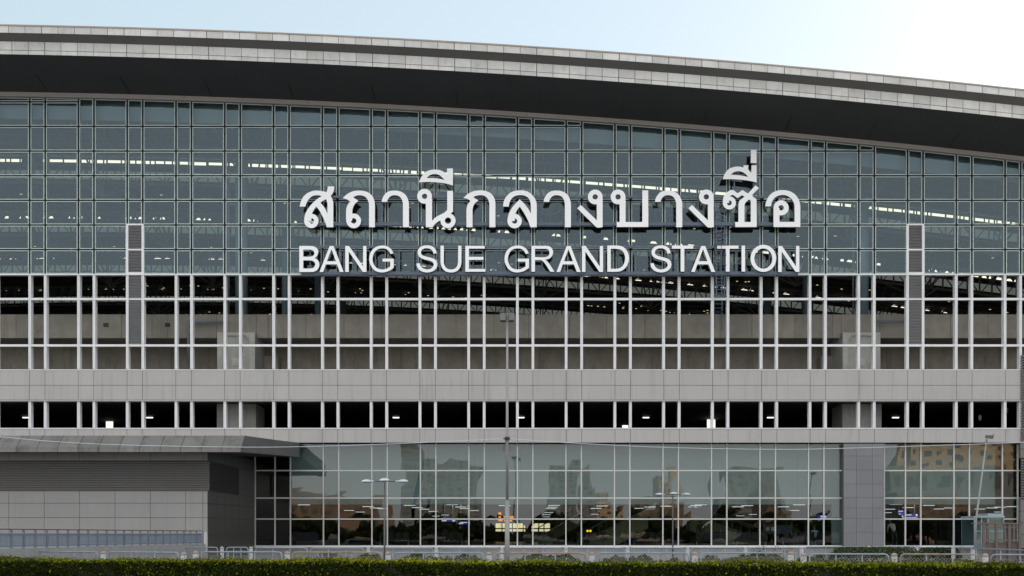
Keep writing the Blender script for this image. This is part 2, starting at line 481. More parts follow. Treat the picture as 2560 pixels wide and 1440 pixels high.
def fascia_panels(Y, za, zb, pitch, phase, mb):
    i = 0; x = XL + phase
    while x < XR:
        wide = 0.055 if i % 5 == 0 else 0.028
        a, b = x + wide/2, x + pitch - 0.014
        t = 1 + random.uniform(-0.13, 0.13)
        mb.hexa([(a,Y,za-drop(a)),(b,Y,za-drop(b)),(b,Y+0.05,za-drop(b)),(a,Y+0.05,za-drop(a)),
                 (a,Y,zb-drop(a)),(b,Y,zb-drop(b)),(b,Y+0.05,zb-drop(b)),(a,Y+0.05,zb-drop(a))], t)
        x += pitch; i += 1
p1 = 41.0*(CAM_D+YF1)/FPX
mb = MB(); fascia_panels(YF1, zLm+0.02, zL1, p1, 0.1, mb); fascia_panels(YF1, zL0, zLm-0.01, p1, 0.1, mb)
mb.build('lower_fascia', M['fascia'], roof)
mb = MB(); fascia_panels(YF2, zU0, zU1, p1, 0.1, mb)
mb.build('upper_fascia', M['fascia'], roof)
mb = MB(); arch_slab(mb, YF2-0.03, YF2+0.5, zU1+0.01, zC)
mb.build('coping', M['coping'], roof)
# eave band above the glass
mb = MB()
x = XL
i = 0
while x < XR:
    w = 1.95; a, b = x+0.008, x+w-0.008
    t = 1 + random.uniform(-0.04, 0.04)
    z0, z1 = Z_GLASS+0.045, zS0+0.05
    mb.hexa([(a,-0.2,z0-drop(a)),(b,-0.2,z0-drop(b)),(b,0.1,z0-drop(b)),(a,0.1,z0-drop(a)),
             (a,-0.2,z1-drop(a)),(b,-0.2,z1-drop(b)),(b,0.1,z1-drop(b)),(a,0.1,z1-drop(a))], t)
    x += w
mb.build('eave_band', M['eave'], roof)
mb = MB(); arch_slab(mb, -0.26, 0.05, Z_GLASS-0.01, Z_GLASS+0.045)
mb.build('eave_trim', M['eave'], roof)

# grid lines
PER, NAR, X0 = 121.9, 38.8, 74.5
def fx(px): return PX(px, 0)
ROWS = [PZ(686 - 61.6*k, 0) for k in range(8)]
Z_SILL, Z_RAIL2, Z_RAIL1 = PZ(923, 0), PZ(863.5, 0), PZ(747.5, 0)
LOUV = (2, 18)                    # bays whose narrow column holds the tall vent

def pane_ring(mb, xa, xb, za, zb0, zb1, w=0.042, y0=-0.03, y1=0.015):
    """pale rim of one pane; zb0, zb1 are the top at its two sides"""
    mb.box(xa, xa+w, y0, y1, za, zb0)
    mb.box(xb-w, xb, y0, y1, za, zb1)
    mb.box(xa+w, xb-w, y0, y1, za, za+w)
    mb.hexa([(xa+w,y0,zb0-w),(xb-w,y0,zb1-w),(xb-w,y1,zb1-w),(xa+w,y1,zb0-w),(xa+w,y0,zb0),(xb-w,y0,zb1),(xb-w,y1,zb1),(xa+w,y1,zb0)])

J = 0.053   # half width of the dark joint
for i in range(-4, 24):
    xa, xm, xb = fx(X0+PER*i), fx(X0+PER*i+NAR), fx(X0+PER*(i+1))
    fr, gl, ed, fn = MB(), MB(), MB(), MB()
    for (a, b, narrow) in ((xa, xm, True), (xm, xb, False)):
        zlo = ROWS[0]
        louv = narrow and i in LOUV
        if not louv: fr.box(a-J, a+J, 0.02, 0.1, ROWS[0]+0.06, ztop(a)-0.02)
        else: fr.box(a-J, a+J, 0.02, 0.1, ROWS[2]+0.06, ztop(a)-0.02)
        fn.box(a-0.05, a+0.05, 0.11, 0.42, ROWS[0], ztop(a)-0.05)
        zs = list(ROWS)
        for k, z in enumerate(zs):
            if louv and k < 2: continue
            ta, tb = ztop(a+J), ztop(b-J)
            if z > max(ta, tb) - 0.2: continue
            nz = zs[k+1] if k+1 < len(zs) else 1e9
            if k > 0 and z < min(ta, tb) - 0.05:
                fr.box(a+J, b-J, 0.021, 0.1, z-0.04, z+0.04)
            z0 = z + 0.05
            t0, t1 = min(nz-0.05, ta-0.03), min(nz-0.05, tb-0.03)
            if nz < max(ta, tb) and nz > min(ta, tb) - 0.2: t0, t1 = ta-0.03, tb-0.03
            if min(t0, t1) - z0 < 0.12: continue
            pane_ring(ed, a+J+0.008, b-J-0.008, z0, t0, t1)
            dy = [random.uniform(-0.002, 0.002) for _ in range(4)]
            gl.quad((a+J, 0.018+dy[0], z0), (b-J, 0.018+dy[1], z0), (b-J, 0.018+dy[2], t1), (a+J, 0.018+dy[3], t0))
            if nz < max(ta, tb) and nz > min(ta, tb) - 0.2: break
    bay = fr.build('curtain_wall_bay', M['darkframe'], station)
    gl.build('glass', M['glass_up'], bay)
    ed.build('glass_edge', M['edge'], bay)
    fn.build('mullion_fin', M['fin'], bay)

# white frames of the open storey and of the open gallery below it
def post(mb, x, z0, z1, w=0.155, y0=-0.03, y1=0.40):
    mb.box(x-w/2, x-0.012, y0, y1, z0, z1); mb.box(x+0.012, x+w/2, y0, y1, z0, z1)
    mb.box(x-0.012, x+0.012, y0+0.03, y1-0.01, z0, z1)
ZG0, ZG1 = PZ(1069, 0), PZ(1003.5, 0)
for i in range(-4, 24):
    xa, xm, xb = fx(X0+PER*i), fx(X0+PER*i+NAR), fx(X0+PER*(i+1))
    fr = MB()
    for a, b in ((xa, xm), (xm, xb)):
        post(fr, a, Z_SILL+0.02, ROWS[0]-0.05)
        for zr in (Z_RAIL1, Z_RAIL2):
            fr.box(a+0.0825, b-0.0825, -0.01, 0.25, zr-0.066, zr+0.066)
    fr.box(xa-0.08, xb-0.08, -0.06, 0.30, ROWS[0]-0.05, ROWS[0]+0.03)
    fr.build('open_storey_frame', M['white'], station)
    fr = MB()
    for a in (xa, xm): post(fr, a, ZG0, ZG1)
    fr.build('gallery_frame', M['white'], station)

# tall vents
for i in LOUV:
    a, b = fx(X0+PER*i), fx(X0+PER*i+NAR)
    zt = ROWS[2]
    fr = MB(); sl = MB()
    for x in (a, b): fr.box(x-0.07, x+0.07, -0.05, 0.2, ROWS[0]+0.03, zt+0.08)
    for z in (zt+0.03, ROWS[1], ROWS[0]+0.08):
        fr.box(a+0.07, b-0.07, -0.045, 0.2, z-0.05, z+0.05)
    z = Z_RAIL2 + 0.1
    while z < zt - 0.04:
        sl.hexa([(a+0.08,-0.01,z),(b-0.08,-0.01,z),(b-0.08,0.10,z+0.055),(a+0.08,0.10,z+0.055),
                 (a+0.08,-0.01,z+0.018),(b-0.08,-0.01,z+0.018),(b-0.08,0.10,z+0.073),(a+0.08,0.10,z+0.073)])
        z += 0.094
    sl.box(a+0.08, b-0.08, 0.14, 0.18, Z_RAIL2+0.08, zt-0.02, 0.3)
    v = fr.build('vent_panel', M['white'], station)
    sl.build('louvre_slats', M['louvre'], v)

# grey cladding bands
def band(name, y0, y1, splits, Yf=-0.06, px0=-130, px1=2700, material='clad', trim=True):
    mb = MB(); bk = MB()
    zs = [PZ(y1, 0)] + [PZ(s, 0) for s in splits] + [PZ(y0, 0)]
    lines = []
    for i in range(-5, 26):
        lines += [X0+PER*i, X0+PER*i+NAR]
    lines = [fx(p) for p in lines]
    for a, b in zip(lines, lines[1:]):
        for z0, z1 in zip(zs, zs[1:]):
            mb.box(a+0.012, b-0.012, Yf, Yf+0.05, z0+0.012, z1-0.012, 1+random.uniform(-0.025, 0.025))
    bk.box(lines[0], lines[-1], Yf+0.052, 0.5, zs[0]+0.02, zs[-1]-0.02)
    o = mb.build(name, M[material], station)
    bk.build('band_backing', M['joint'], o)
    if trim:
        t = MB(); t.box(lines[0], lines[-1], Yf-0.03, 0.45, zs[-1]-0.005, zs[-1]+0.05)
        t.build('sill_trim', M['white'], o)
    return o
band('upper_band', 926, 1000, [963.5])
band('lower_band', 1072, 1107, [])
mb = MB(); mb.box(fx(-535), fx(3160), -0.10, 0.45, PZ(1003.5,0), PZ(1000.5,0)); mb.build('gallery_head_trim', M['clad'], station)

# floors, beams, piers behind the open storey
YB = 3.3
mb = MB(); mb.box(-60, 60, 0.45, 100, PZ(926,0)-0.3, Z_SILL-0.02); mb.build('storey_floor', M['conc_dark'], station)
zb1, zb0 = PZ(786, YB), PZ(845, YB)
joints = [-540, -420, -300, -180, -60, -40, 40, 117, 228, 304, 380, 419.5, 541.5, 641, 671, 765, 860, 953, 1140, 1235, 1322, 1424, 1517, 1612, 1705, 1800, 1880, 1987, 2082, 2103, 2200, 2280, 2376, 2470, 2600, 2700, 2800, 2900, 3000, 3100]
mb = MB()
for a, b in zip(joints, joints[1:]):
    mb.box(PX(a,YB)+0.012, PX(b,YB)-0.012, YB, YB+0.5, zb0, zb1, 1+random.uniform(-0.09, 0.09))
mb.box(PX(-540,YB), PX(3100,YB), YB+0.03, YB+0.52, zb0+0.02, zb1-0.02, 0.25)
beam = mb.build('platform_beam', M['conc'], station)
mb = MB(); mb.box(-60, 60, YB+0.5, 100, zb0+0.06, zb1-0.5); mb.build('platform_deck', M['conc_dark'], station)
mb = MB(); mb.box(-60, 60, 6.3, 6.8, Z_SILL-0.02, zb0+0.06); mb.build('recessed_wall', M['conc_dark'], station)
# relief emblems on the beam
for cx, s in ((1375, 1.0), (103, 0.9)):
    e = MB()
    cxx, w = PX(cx, YB), 0.38*s
    zc = PZ(829, YB)
    out = [(cxx, zc+0.36*s), (cxx+0.30*s, zc+0.02), (cxx+w, zc-0.16*s), (cxx+0.2*s, zc-0.36*s), (cxx-0.2*s, zc-0.36*s), (cxx-w, zc-0.16*s), (cxx-0.30*s, zc+0.02)]
    out = smooth_loop(out, 70); inn = [(cxx+(x-cxx)*0.86, zc+(z-zc)*0.86) for x, z in out]
    e.prism([out, inn], YB-0.03, YB+0.01)
    for k, (w2, h) in enumerate(((0.2, 0.05), (0.15, 0.05), (0.10, 0.05), (0.05, 0.10))):
        e.box(cxx-w2*s, cxx+w2*s, YB-0.025, YB+0.01, zc-0.2*s+k*0.08, zc-0.2*s+k*0.08+h)
    e.build('relief_emblem', M['conc'], station)
for cx in (265, 419):
    e = MB(); x, z = PX(cx, YB), PZ(812.5, YB)
    for (a,b,c,d2) in ((-0.17,0.17,0.10,0.13),(-0.17,0.17,-0.13,-0.10),(-0.17,-0.14,-0.10,0.10),(0.14,0.17,-0.10,0.10)):
        e.box(x+a, x+b, YB-0.02, YB+0.01, z+c, z+d2)
    e.box(x-0.14, x+0.14, YB-0.006, YB+0.01, z-0.10, z+0.10)
    e.build('service_opening', M['black'], station)

def pier(px0, px1, ytop, ybot, Y, depth, name, recess=True):
    x0, x1, z0, z1 = PX(px0,Y), PX(px1,Y), PZ(ybot,Y), PZ(ytop,Y)
    mb = MB()
    w = 0.36 if recess else 0
    if recess:
        c = 0.3
        mb.box(x0, x1, Y+0.12, Y+depth, z0, z1, 0.95)
        mb.box(x0, x0+w, Y, Y+0.12, z0, z1, 1.1); mb.box(x1-w, x1, Y, Y+0.12, z0, z1, 1.1)
        mb.box(x0+w, x1-w, Y, Y+0.12, z1-0.2, z1, 1.1)
        for sx, q in ((x0+w, 1), (x1-w, -1)):
            mb.prism([[(sx, z1-0.2), (sx, z1-0.2-c), (sx+q*c, z1-0.2)]], Y, Y+0.12)
        cx = (x0+x1)/2
        mb.box(cx-0.30, cx+0.26, Y+0.09, Y+0.12, z0+0.55, z0+1.05, 1.15)
    else:
        n = 3
        for k in range(n):
            a, b = x0+(x1-x0)*k/n, x0+(x1-x0)*(k+1)/n
            mb.box(a+0.006, b-0.006, Y, Y+depth, z0, z1, 1+random.uniform(-0.25, 0.12))
    return mb.build(name, M['conc_pale'], station)
for c in (0, 1564):
    pier(543+c, 637+c, 831, 935, 2.6, 3.2, 'concrete_pier')
    pier(542+c, 640+c, 1000, 1075, 2.2, 2.8, 'gallery_pier', False)
    mb = MB()
    s = 1 if c == 0 else -1
    cx = (658 if c == 0 else 2090)
    xa, xb = sorted((PX(cx, 5.2), PX(cx+s*38, 5.2)))
    mb.box(xa, xb, 5.2, 6.29, Z_SILL-0.02, PZ(890, 5.2)); mb.build('concrete_step_block', M['conc_dark'], station)
# drain pipes
mb = MB()
z = PZ(805, 2.9)
xp = PX(471, 2.9)
mb.tube([(PX(560,2.9),2.9,z),(xp+0.3,2.9,z),(xp+0.12,2.9,z-0.06),(xp,2.9,z-0.25),(xp,2.9,PZ(908,2.9))], 0.085, 10)
mb.build('drain_pipe', M['pipe'], station)
mb = MB(); mb.tube([(PX(2188,2.9),2.9,PZ(803.5,2.9)),(PX(2270,2.9),2.9,PZ(803.5,2.9))], 0.07, 10); mb.build('drain_pipe', M['pipe'], station)

# gallery behind the second row of openings
mb = MB()
mb.box(-60, 60, 0.45, 45, ZG1+0.06, PZ(926,0)-0.31)                # ceiling
mb.box(-60, 60, 0.45, 45, PZ(1109,0), ZG0-0.02)                   # floor
mb.box(-60, 60, 45, 45.4, PZ(1109,0), ZG1+1)
mb.box(-60.3, -60, 0.5, 45, PZ(1109,0), ZG1+1); mb.box(60, 60.3, 0.5, 45, PZ(1109,0), ZG1+1)
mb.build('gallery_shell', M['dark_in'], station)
lamp0 = None
for k, px in enumerate((65, 374, 990, 1303, 1615, 1926, 2239)):
    Y = 10.6; x = PX(px, Y); z = ZG1 - 0.05
    if lamp0 is None:
        lamp0 = root('gallery_lamp', 'small white ceiling tube light glowing in the dark open gallery above the ground floor', 'ceiling light', (x, Y, z), 'gallery tube lights')
        m1 = MB(); m1.box(x-0.24, x+0.24, Y-0.1, Y+0.1, z+0.03, z+0.11); m1.build('housing', M['louvre'], lamp0)
        m1 = MB(); m1.box(x-0.22, x+0.22, Y-0.09, Y+0.09, z-0.03, z+0.03); m1.build('diffuser', M['lampwarm'], lamp0)
    else:
        copy_thing(lamp0, (x, Y, z))
for (a, b, y0, y1) in ((265, 282, 1054, 1069), (1556, 1570.5, 1063.5, 1069), (1768, 1788, 1049, 1069)):
    zw = ZG1+0.045                                     # bright panels under the gallery ceiling
    ya, yb = (zw-EYE)*FPX/(VY-y0)-CAM_D, (zw-EYE)*FPX/(VY-y1)-CAM_D
    m1 = MB(); m1.box(PX(a,ya), PX(b,ya), ya, ya+0.06, zw-(y1-y0)*(CAM_D+ya)/FPX, zw)
    m1.build('bright_panel', M['daywin'], station)
for (px, py, lab) in ((2450, 1044, 'brown oval lantern hanging lower in the gallery near the louvred tower'), (2517.5, 1025.5, 'brown oval lantern hanging highest in the gallery near the louvred tower')):
    Y = 2.0; x, z = PX(px,Y), PZ(py,Y)
    o = root('hanging_lantern', lab, 'lantern', (x, Y, z))
    m1 = MB(); m1.lathe([(0.03,-0.2),(0.09,-0.13),(0.105,0.0),(0.085,0.12),(0.03,0.2)], (x,Y,z), 14); m1.build('shade', M['boll_cap'], o)
    m1 = MB(); m1.tube([(x,Y,z+0.2),(x,Y,ZG1+0.05)], 0.008, 5); m1.build('cord', M['black'], o)

# ------------------------------------------------------------------ train hall seen through the upper glass
mb = MB()
mb.box(-60, 60, 100, 100.5, 5, 34); mb.box(-60.5, -60, 1, 100, 5, 34); mb.box(60, 60.5, 1, 100, 5, 34)
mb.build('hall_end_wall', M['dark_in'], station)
mb = MB()
for y0 in [0.3] + [13.4+16.5*k for k in range(6)]:
    y1 = 13.0 if y0 < 1 else min(y0+16.1, 99)
    n = 7 if y0 < 1 else 8
    arch_slab(mb, y0, y1, zS0+0.22, zS0+0.30)
    for j in range(n):                      # purlins under the deck
        yy = y0 + (y1-y0)*(j+0.5)/n
        arch_slab(mb, yy-0.05, yy+0.05, zS0+0.06, zS0+0.215)
mb.build('hall_ceiling', M['hall_roof'], station)
for k in range(5):
    Y = 13.0 + 16.5*k
    zt = zS0 + 0.05
    st = MB()
    x = XL+0.5
    hs, pr, seg = ((0.21, 0.95, 1.25), (0.34, 0.62, 0.9), (0.17, 0.42, 0.7), (0.10, 0.34, 0.6), (0.08, 0.3, 0.6))[k]
    while x < XR-0.5:
        w = seg*random.uniform(0.6, 1.3)
        if random.random() < pr:
            a, b = x+0.04, x+w-0.08
            za, zb = zt-0.32, zt-0.32-hs*random.uniform(0.8, 1)
            q = 0 if k == 0 else min(0.22, w*0.25)
            st.hexa([(a,Y+0.3,zb-drop(a)),(b,Y+0.3,zb-drop(b)),(b,Y+0.35,zb-drop(b)),(a,Y+0.35,zb-drop(a)),
                     (a+q,Y+0.3,za-drop(a)),(b-q,Y+0.3,za-drop(b)),(b-q,Y+0.35,za-drop(b)),(a+q,Y+0.35,za-drop(a))])
        x += w
    tr = MB()
    H0, H1 = zt-0.75, zt-2.1          # chords
    pitch = 1.05
    x = XL+0.5; j = 0
    for a, b in zip(XS, XS[1:]):
        for h, s in ((zt-0.08, 0.16), (H0, 0.14), (H1, 0.2)):
            tr.bar((a,Y,h-drop(a)), (b,Y,h-drop(b)), s)
    while x < XR-0.5:
        a, b = x, x+pitch
        tr.bar((a,Y-0.05,H1-drop(a)), (a,Y-0.05,zt-0.1-drop(a)), 0.08 if k == 0 else 0.12)
        if j % 2 == 0: tr.bar((a,Y-0.06,H1-drop(a)), (b,Y-0.06,H0-drop(b)), 0.08)
        else: tr.bar((a,Y-0.06,H0-drop(a)), (b,Y-0.06,H1-drop(b)), 0.08)
        if k > 0:
            tr.bar((a,Y-0.1,zt-0.75-drop(a)), (a+0.5,Y-0.1,zt-0.2-drop(a)), 0.14)
            tr.bar((a,Y-0.1,zt-0.46-drop(a)), (b,Y-0.1,zt-0.46-drop(b)), 0.07)
        x += pitch; j += 1
    # V-shaped struts down to the columns and hangers towards the street
    for xc in (-39.5, -29.5, -18.8, -8.5, 2.0, 12.5, 23.1, 33.5):
        for q in (-1.6, -0.5, 0.5, 1.6):
            tr.bar((xc, Y-2.5, H1-1.6-drop(xc)), (xc+q*1.4, Y, H1-drop(xc+q)), 0.13)
            tr.bar((xc, Y-2.5, H1-1.6-drop(xc)), (xc+q*1.1, Y-7.5, zt-drop(xc+q)), 0.10)
    t = tr.build('roof_truss', M['truss'], station)
    st = st.build('skylight_strip', M['strip'], t)
    if k: st['kind'] = 'stuff'
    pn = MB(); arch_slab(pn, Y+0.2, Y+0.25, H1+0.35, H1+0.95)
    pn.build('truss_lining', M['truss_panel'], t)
for xc in (-18.8, 23.1):
    for k in range(4):
        Y = 6.4 + 16.5*k
        zt = ztop(xc) - 0.3
        mb = MB(); mb.tube([(xc,Y,zb1-0.6),(xc,Y,zt)], 0.42 if k == 0 else 0.36, 18); c = mb.build('hall_column', M['column'], station)
        if k == 0:
            mb = MB(); mb.tube([(xc-0.75,Y-0.5,zb1-0.6),(xc-0.75,Y-0.5,zt)], 0.07, 8)
            for j in range(7): mb.box(xc-0.8, xc-0.3, Y-0.53, Y-0.47, zb1+1.5+j*2.1, zb1+1.6+j*2.1)
            mb.build('downpipe', M['pipe'], c)
mb = MB(); arch_slab(mb, 0.55, 0.7, Z_GLASS-1.15, Z_GLASS+0.1)  # pale panel added behind the glass top to offset the dark soffit reflection
mb.build('fill_panel', mat('fill_panel_paint', (0.20, 0.25, 0.285), 0.7, 0, 0.05, 0.5, (0.3, 1, 3)), station)
# small hanging lights in the hall
dl = MB()
for k in range(5):
    Y = 11 + 16.5*k
    for j in range(int(26 + 6*k)):
        x = random.uniform(-42, 42); z = zS0 - 3.4 - drop(x) + random.uniform(-0.4, 0.2)
        dl.box(x-0.08, x+0.08, Y-0.05, Y+0.05, z, z+0.035)
o = dl.build('hall_lamps', mat_emit('hall_lamp_light', (1.0, 0.78, 0.42), 0.3), station); o["kind"] = "stuff"

# ------------------------------------------------------------------ ground floor
YG = 0.5
ZGB, ZGT = PZ(1365, YG), PZ(1105, YG)
GR = [ZGB, PZ(1297.6, YG), PZ(1245.2, YG), PZ(1176.6, YG), ZGT]
def ground_bay(lines, x0, x1):
    fr, gl = MB(), MB()
    xs = [x0] + [l for l in lines if x0 < l < x1-0.05]
    xs.append(x1)
    for a in xs[:-1]:
        fr.box(a-0.036, a+0.036, YG-0.10, YG+0.06, ZGB, ZGT)
    for z in GR[:-1]:
        fr.box(x0+0.036, x1-0.036, YG-0.08, YG+0.05, z-0.038, z+0.038)
    for a, b in zip(xs, xs[1:]):
        for z0, z1 in zip(GR, GR[1:]):
            dy = [random.uniform(-0.0035, 0.0035) for _ in range(4)]
            n = 6
            gl.quad((a+0.045,YG+dy[0],z0+0.045),(b-0.045,YG+dy[1],z0+0.045),(b-0.045,YG+dy[2],z1-0.045),(a+0.045,YG+dy[3],z1-0.045))
    o = fr.build('shopfront_bay', M['mull'], station)
    gl.build('glass', M['glass_dn'], o)
glines = []
for i in range(-1, 22): glines += [PX(X0+PER*i, 0), PX(X0+PER*i+NAR, 0)]
G0, G1, G2, G3 = PX(638, YG), PX(2105, YG), PX(2210, YG), PX(2580, YG)
starts = [PX(X0+PER*i, 0) for i in range(-1, 22)]
for s, e in ((G0, G1), (G2, G3)):
    cuts = [s] + [q for q in starts if s+0.3 < q < e-0.3] + [e]
    for a, b in zip(cuts, cuts[1:]): ground_bay(glines, a, b)
# clad pier between the shopfronts
mb = MB()
zc = [PZ(1368,-0.05), PZ(1332,-0.05), PZ(1296,-0.05), PZ(1270,-0.05), PZ(1244,-0.05), PZ(1210,-0.05), PZ(1175,-0.05), PZ(1140,-0.05), PZ(1109,-0.05)]
xc = [PX(2109,-0.05), PX(2141,-0.05), PX(2181,-0.05), PX(2209.5,-0.05)]
for a, b in zip(xc, xc[1:]):
    for z0, z1 in zip(zc, zc[1:]):
        mb.box(a+0.007, b-0.007, -0.05, 0.0, z0+0.007, z1-0.007, 1+random.uniform(-0.06, 0.06))
mb.box(xc[0], xc[-1], 0.002, 0.7, zc[0], zc[-1]-0.02, 0.5)
mb.build('clad_pier', M['clad_cool'], station)
# plinth and sill
mb = MB()
x = -44.0
while x < 44:
    mb.box(x+0.006, x+2.394, 0.1, 0.7, 0.0, ZGB-0.08, 1+random.uniform(-0.07, 0.07)); x += 2.4
mb.build('plinth', M['plinth'], station)
mb = MB(); mb.box(-44, 44, -0.02, 0.62, ZGB-0.08, ZGB-0.02); mb.build('plinth_sill', M['white'], station)
# interior shell
YI = 1.6
zB = PZ(1261, YI)
mb = MB()
mb.box(-60, 60, 0.62, 90, 0.3, ZGB-0.03)
mb.build('ground_floor_slab', M['floor_in'], station)
mb = MB()
mb.box(-60, 60, YI+0.3, 90, zB+0.35, zB+0.6); mb.box(-60, 60, 90, 90.4, 0.5, 6)
mb.box(-60, 60, 0.6, YI, ZGT-0.02, ZGT+0.2)
mb.box(-60.3, -60, 0.65, 90, 0.3, 6); mb.box(60, 60.3, 0.65, 90, 0.3, 6)
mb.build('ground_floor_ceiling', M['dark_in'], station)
mb = MB(); x = PX(726, YI)
lim = [(726, 2109), (2204, 2488)]
for a, b in lim:
    x0, x1 = PX(a, YI), PX(b, YI); n = int((x1-x0)/3)+1
    for k in range(n):
        xa, xb = x0+(x1-x0)*k/n, x0+(x1-x0)*(k+1)/n
        mb.box(xa+0.006, xb-0.006, YI, YI+0.25, zB, ZGT-0.03, 1)
mb.box(PX(2080,YI), PX(2109,YI), YI, YI+0.25, ZGB-0.02, zB-0.01)
mb.build('bulkhead', M['bulk'], station)
# strip lights in the ceiling (rows receding into the hall)
zl = zB + 0.30
sl0 = None
seeds = []
for (px, py) in ((760,1262.5),(873,1276.5),(920,1267),(938,1270.5),(956,1272),(900,1280.5),(1024,1264),(1043,1269.5),(1060,1273.5),(1083,1279),(1090,1290.5),(1113,1288),(1130,1262),(1152,1268),(1162,1272),(1185,1277),(1262,1264.5),(1385,1264),(1381,1268.5),(1377,1272),(1372,1282),(1367,1287),(1366,1292.5),(1505,1265.5),(1490,1271.5),(1487,1286),(1600,1271.5),(1625,1268),(1665,1266),(1740,1264.5),(1752,1262),(1735,1268),(1845,1267.5),(1868,1264.5),(1882,1286.5),(1850,1290),(1958,1267.5),(1998,1262.5),(1986,1276.5),(2240,1261.5),(2225,1273.5),(2218,1282),(2270,1269.5),(2322,1264),(2347,1273),(2374,1270.5),(2450,1273),(2480,1270.5),(2500,1268.5),(2530,1267),(2497,1280.5)):
    D = (zl-EYE)*FPX/(VY-py)
    Y = D - CAM_D
    if Y < 3: Y = 3.2
    if Y > 86: continue
    loc = (PX(px, Y), Y, zl)
    if sl0 is None:
        sl0 = root('strip_light', 'thin white strip light in the dark ceiling behind the ground-floor glass', 'ceiling light', loc, 'strip lights behind the ground-floor glass')
        m1 = MB(); m1.box(loc[0]-0.45, loc[0]+0.45, Y-0.06, Y+0.06, zl-0.01, zl+0.045); m1.build('diffuser', M['lampcool'], sl0)
        m1 = MB(); m1.box(loc[0]-0.48, loc[0]+0.48, Y-0.1, Y+0.1, zl+0.046, zl+0.05); m1.build('housing', M['louvre'], sl0)
    else: copy_thing(sl0, loc)
for k, (lx, ly) in enumerate(((-11, 9), (-3, 14), (5, 9), (12, 14), (19, 9), (25, 6), (2, 26), (14, 26))):  # added area lights, fill for the dim stairs and hall below the strip lights
    ld = bpy.data.lights.new('hall_fill_light', 'AREA'); ld.shape = 'RECTANGLE'; ld.size = 5.0; ld.size_y = 0.4; ld.energy = 24; ld.color = (1.0, 0.97, 0.9)
    lo = bpy.data.objects.new('hall_fill_light', ld); COL.objects.link(lo); lo.location = (lx, ly, zl-0.06)
# far glazed opening with sloping bar work, orange glow above
Y = 52
m1 = MB(); m1.box(PX(1239,Y), PX(1375,Y), Y, Y+0.05, PZ(1330,Y), PZ(1307,Y)); fw = m1.build('rear_window', M['glow'], station)
m1 = MB()
for px in (1238, 1255, 1281, 1308, 1332, 1347, 1360, 1376): m1.box(PX(px,Y)-0.05, PX(px,Y)+0.05, Y-0.1, Y-0.02, PZ(1346,Y), PZ(1306,Y))
for py in (1330, 1321.5, 1307): m1.box(PX(1238,Y), PX(1376,Y), Y-0.09, Y-0.03, PZ(py,Y)-0.06, PZ(py,Y)+0.06)
m1.prism([[(PX(1304,Y),PZ(1306,Y)),(PX(1313,Y),PZ(1316,Y)),(PX(1313,Y),PZ(1346,Y)),(PX(1329,Y),PZ(1346,Y)),(PX(1329,Y),PZ(1316,Y)),(PX(1340,Y),PZ(1306,Y))]], Y-0.4, Y-0.15)
m1.build('window_bars', M['dark_in'], fw)
m1 = MB()
for (a, b, y0, y1) in ((1246,1256,1268,1276),(1257,1268,1270,1274),(1246,1253,1281,1287),(1246,1253,1290,1295),(1259,1284,1290,1296),(1246,1256,1299,1303),(1260,1280,1300,1304)):
    m1.box(PX(a,46), PX(b,46), 46, 46.05, PZ(y1,46), PZ(y0,46))
ol = m1.build('orange_lamp_panel', M['orange'], station)

# ------------------------------------------------------------------ things inside the ground floor
def staircase(name, label, px0, py0, px1, py1, Y, w, thick=0.5):
    r = root(name, label, 'staircase', (PX(px0,Y), Y, ZGB))
    x0, x1, z0, z1 = PX(px0,Y), PX(px1,Y), PZ(py0,Y), PZ(py1,Y)
    m1 = MB(); m1.hexa([(x0,Y,z0-thick),(x1,Y,z1-thick),(x1,Y+w,z1-thick),(x0,Y+w,z0-thick),(x0,Y,z0),(x1,Y,z1),(x1,Y+w,z1),(x0,Y+w,z0)] if x0 < x1 else
                       [(x1,Y,z1-thick),(x0,Y,z0-thick),(x0,Y+w,z0-thick),(x1,Y+w,z1-thick),(x1,Y,z1),(x0,Y,z0),(x0,Y+w,z0),(x1,Y+w,z1)])
    m1.build('stringer', M['green'], r)
    m1 = MB(); m1.bar((x0,Y+0.05,z0+0.75),(x1,Y+0.05,z1+0.75), 0.07); m1.bar((x0,Y+w-0.05,z0+0.75),(x1,Y+w-0.05,z1+0.75), 0.07)
    for k in range(9):
        u = k/8; x = x0+(x1-x0)*u; z = z0+(z1-z0)*u
        m1.bar((x,Y+0.05,z),(x,Y+0.05,z+0.75), 0.04)
    m1.build('handrail', M['truss'], r)
staircase('staircase', 'olive sided staircase rising to the right behind the middle shopfront glass', 1345, 1343, 1470, 1272, 24, 2.2, 1.0)
staircase('staircase', 'broad olive staircase underside climbing towards the second triple-headed lamp', 1480, 1345, 1620, 1268, 18, 2.6, 1.6)
staircase('staircase', 'olive staircase descending to the right behind the seated benches', 1895, 1343, 1725, 1284, 20, 2.4, 1.3)

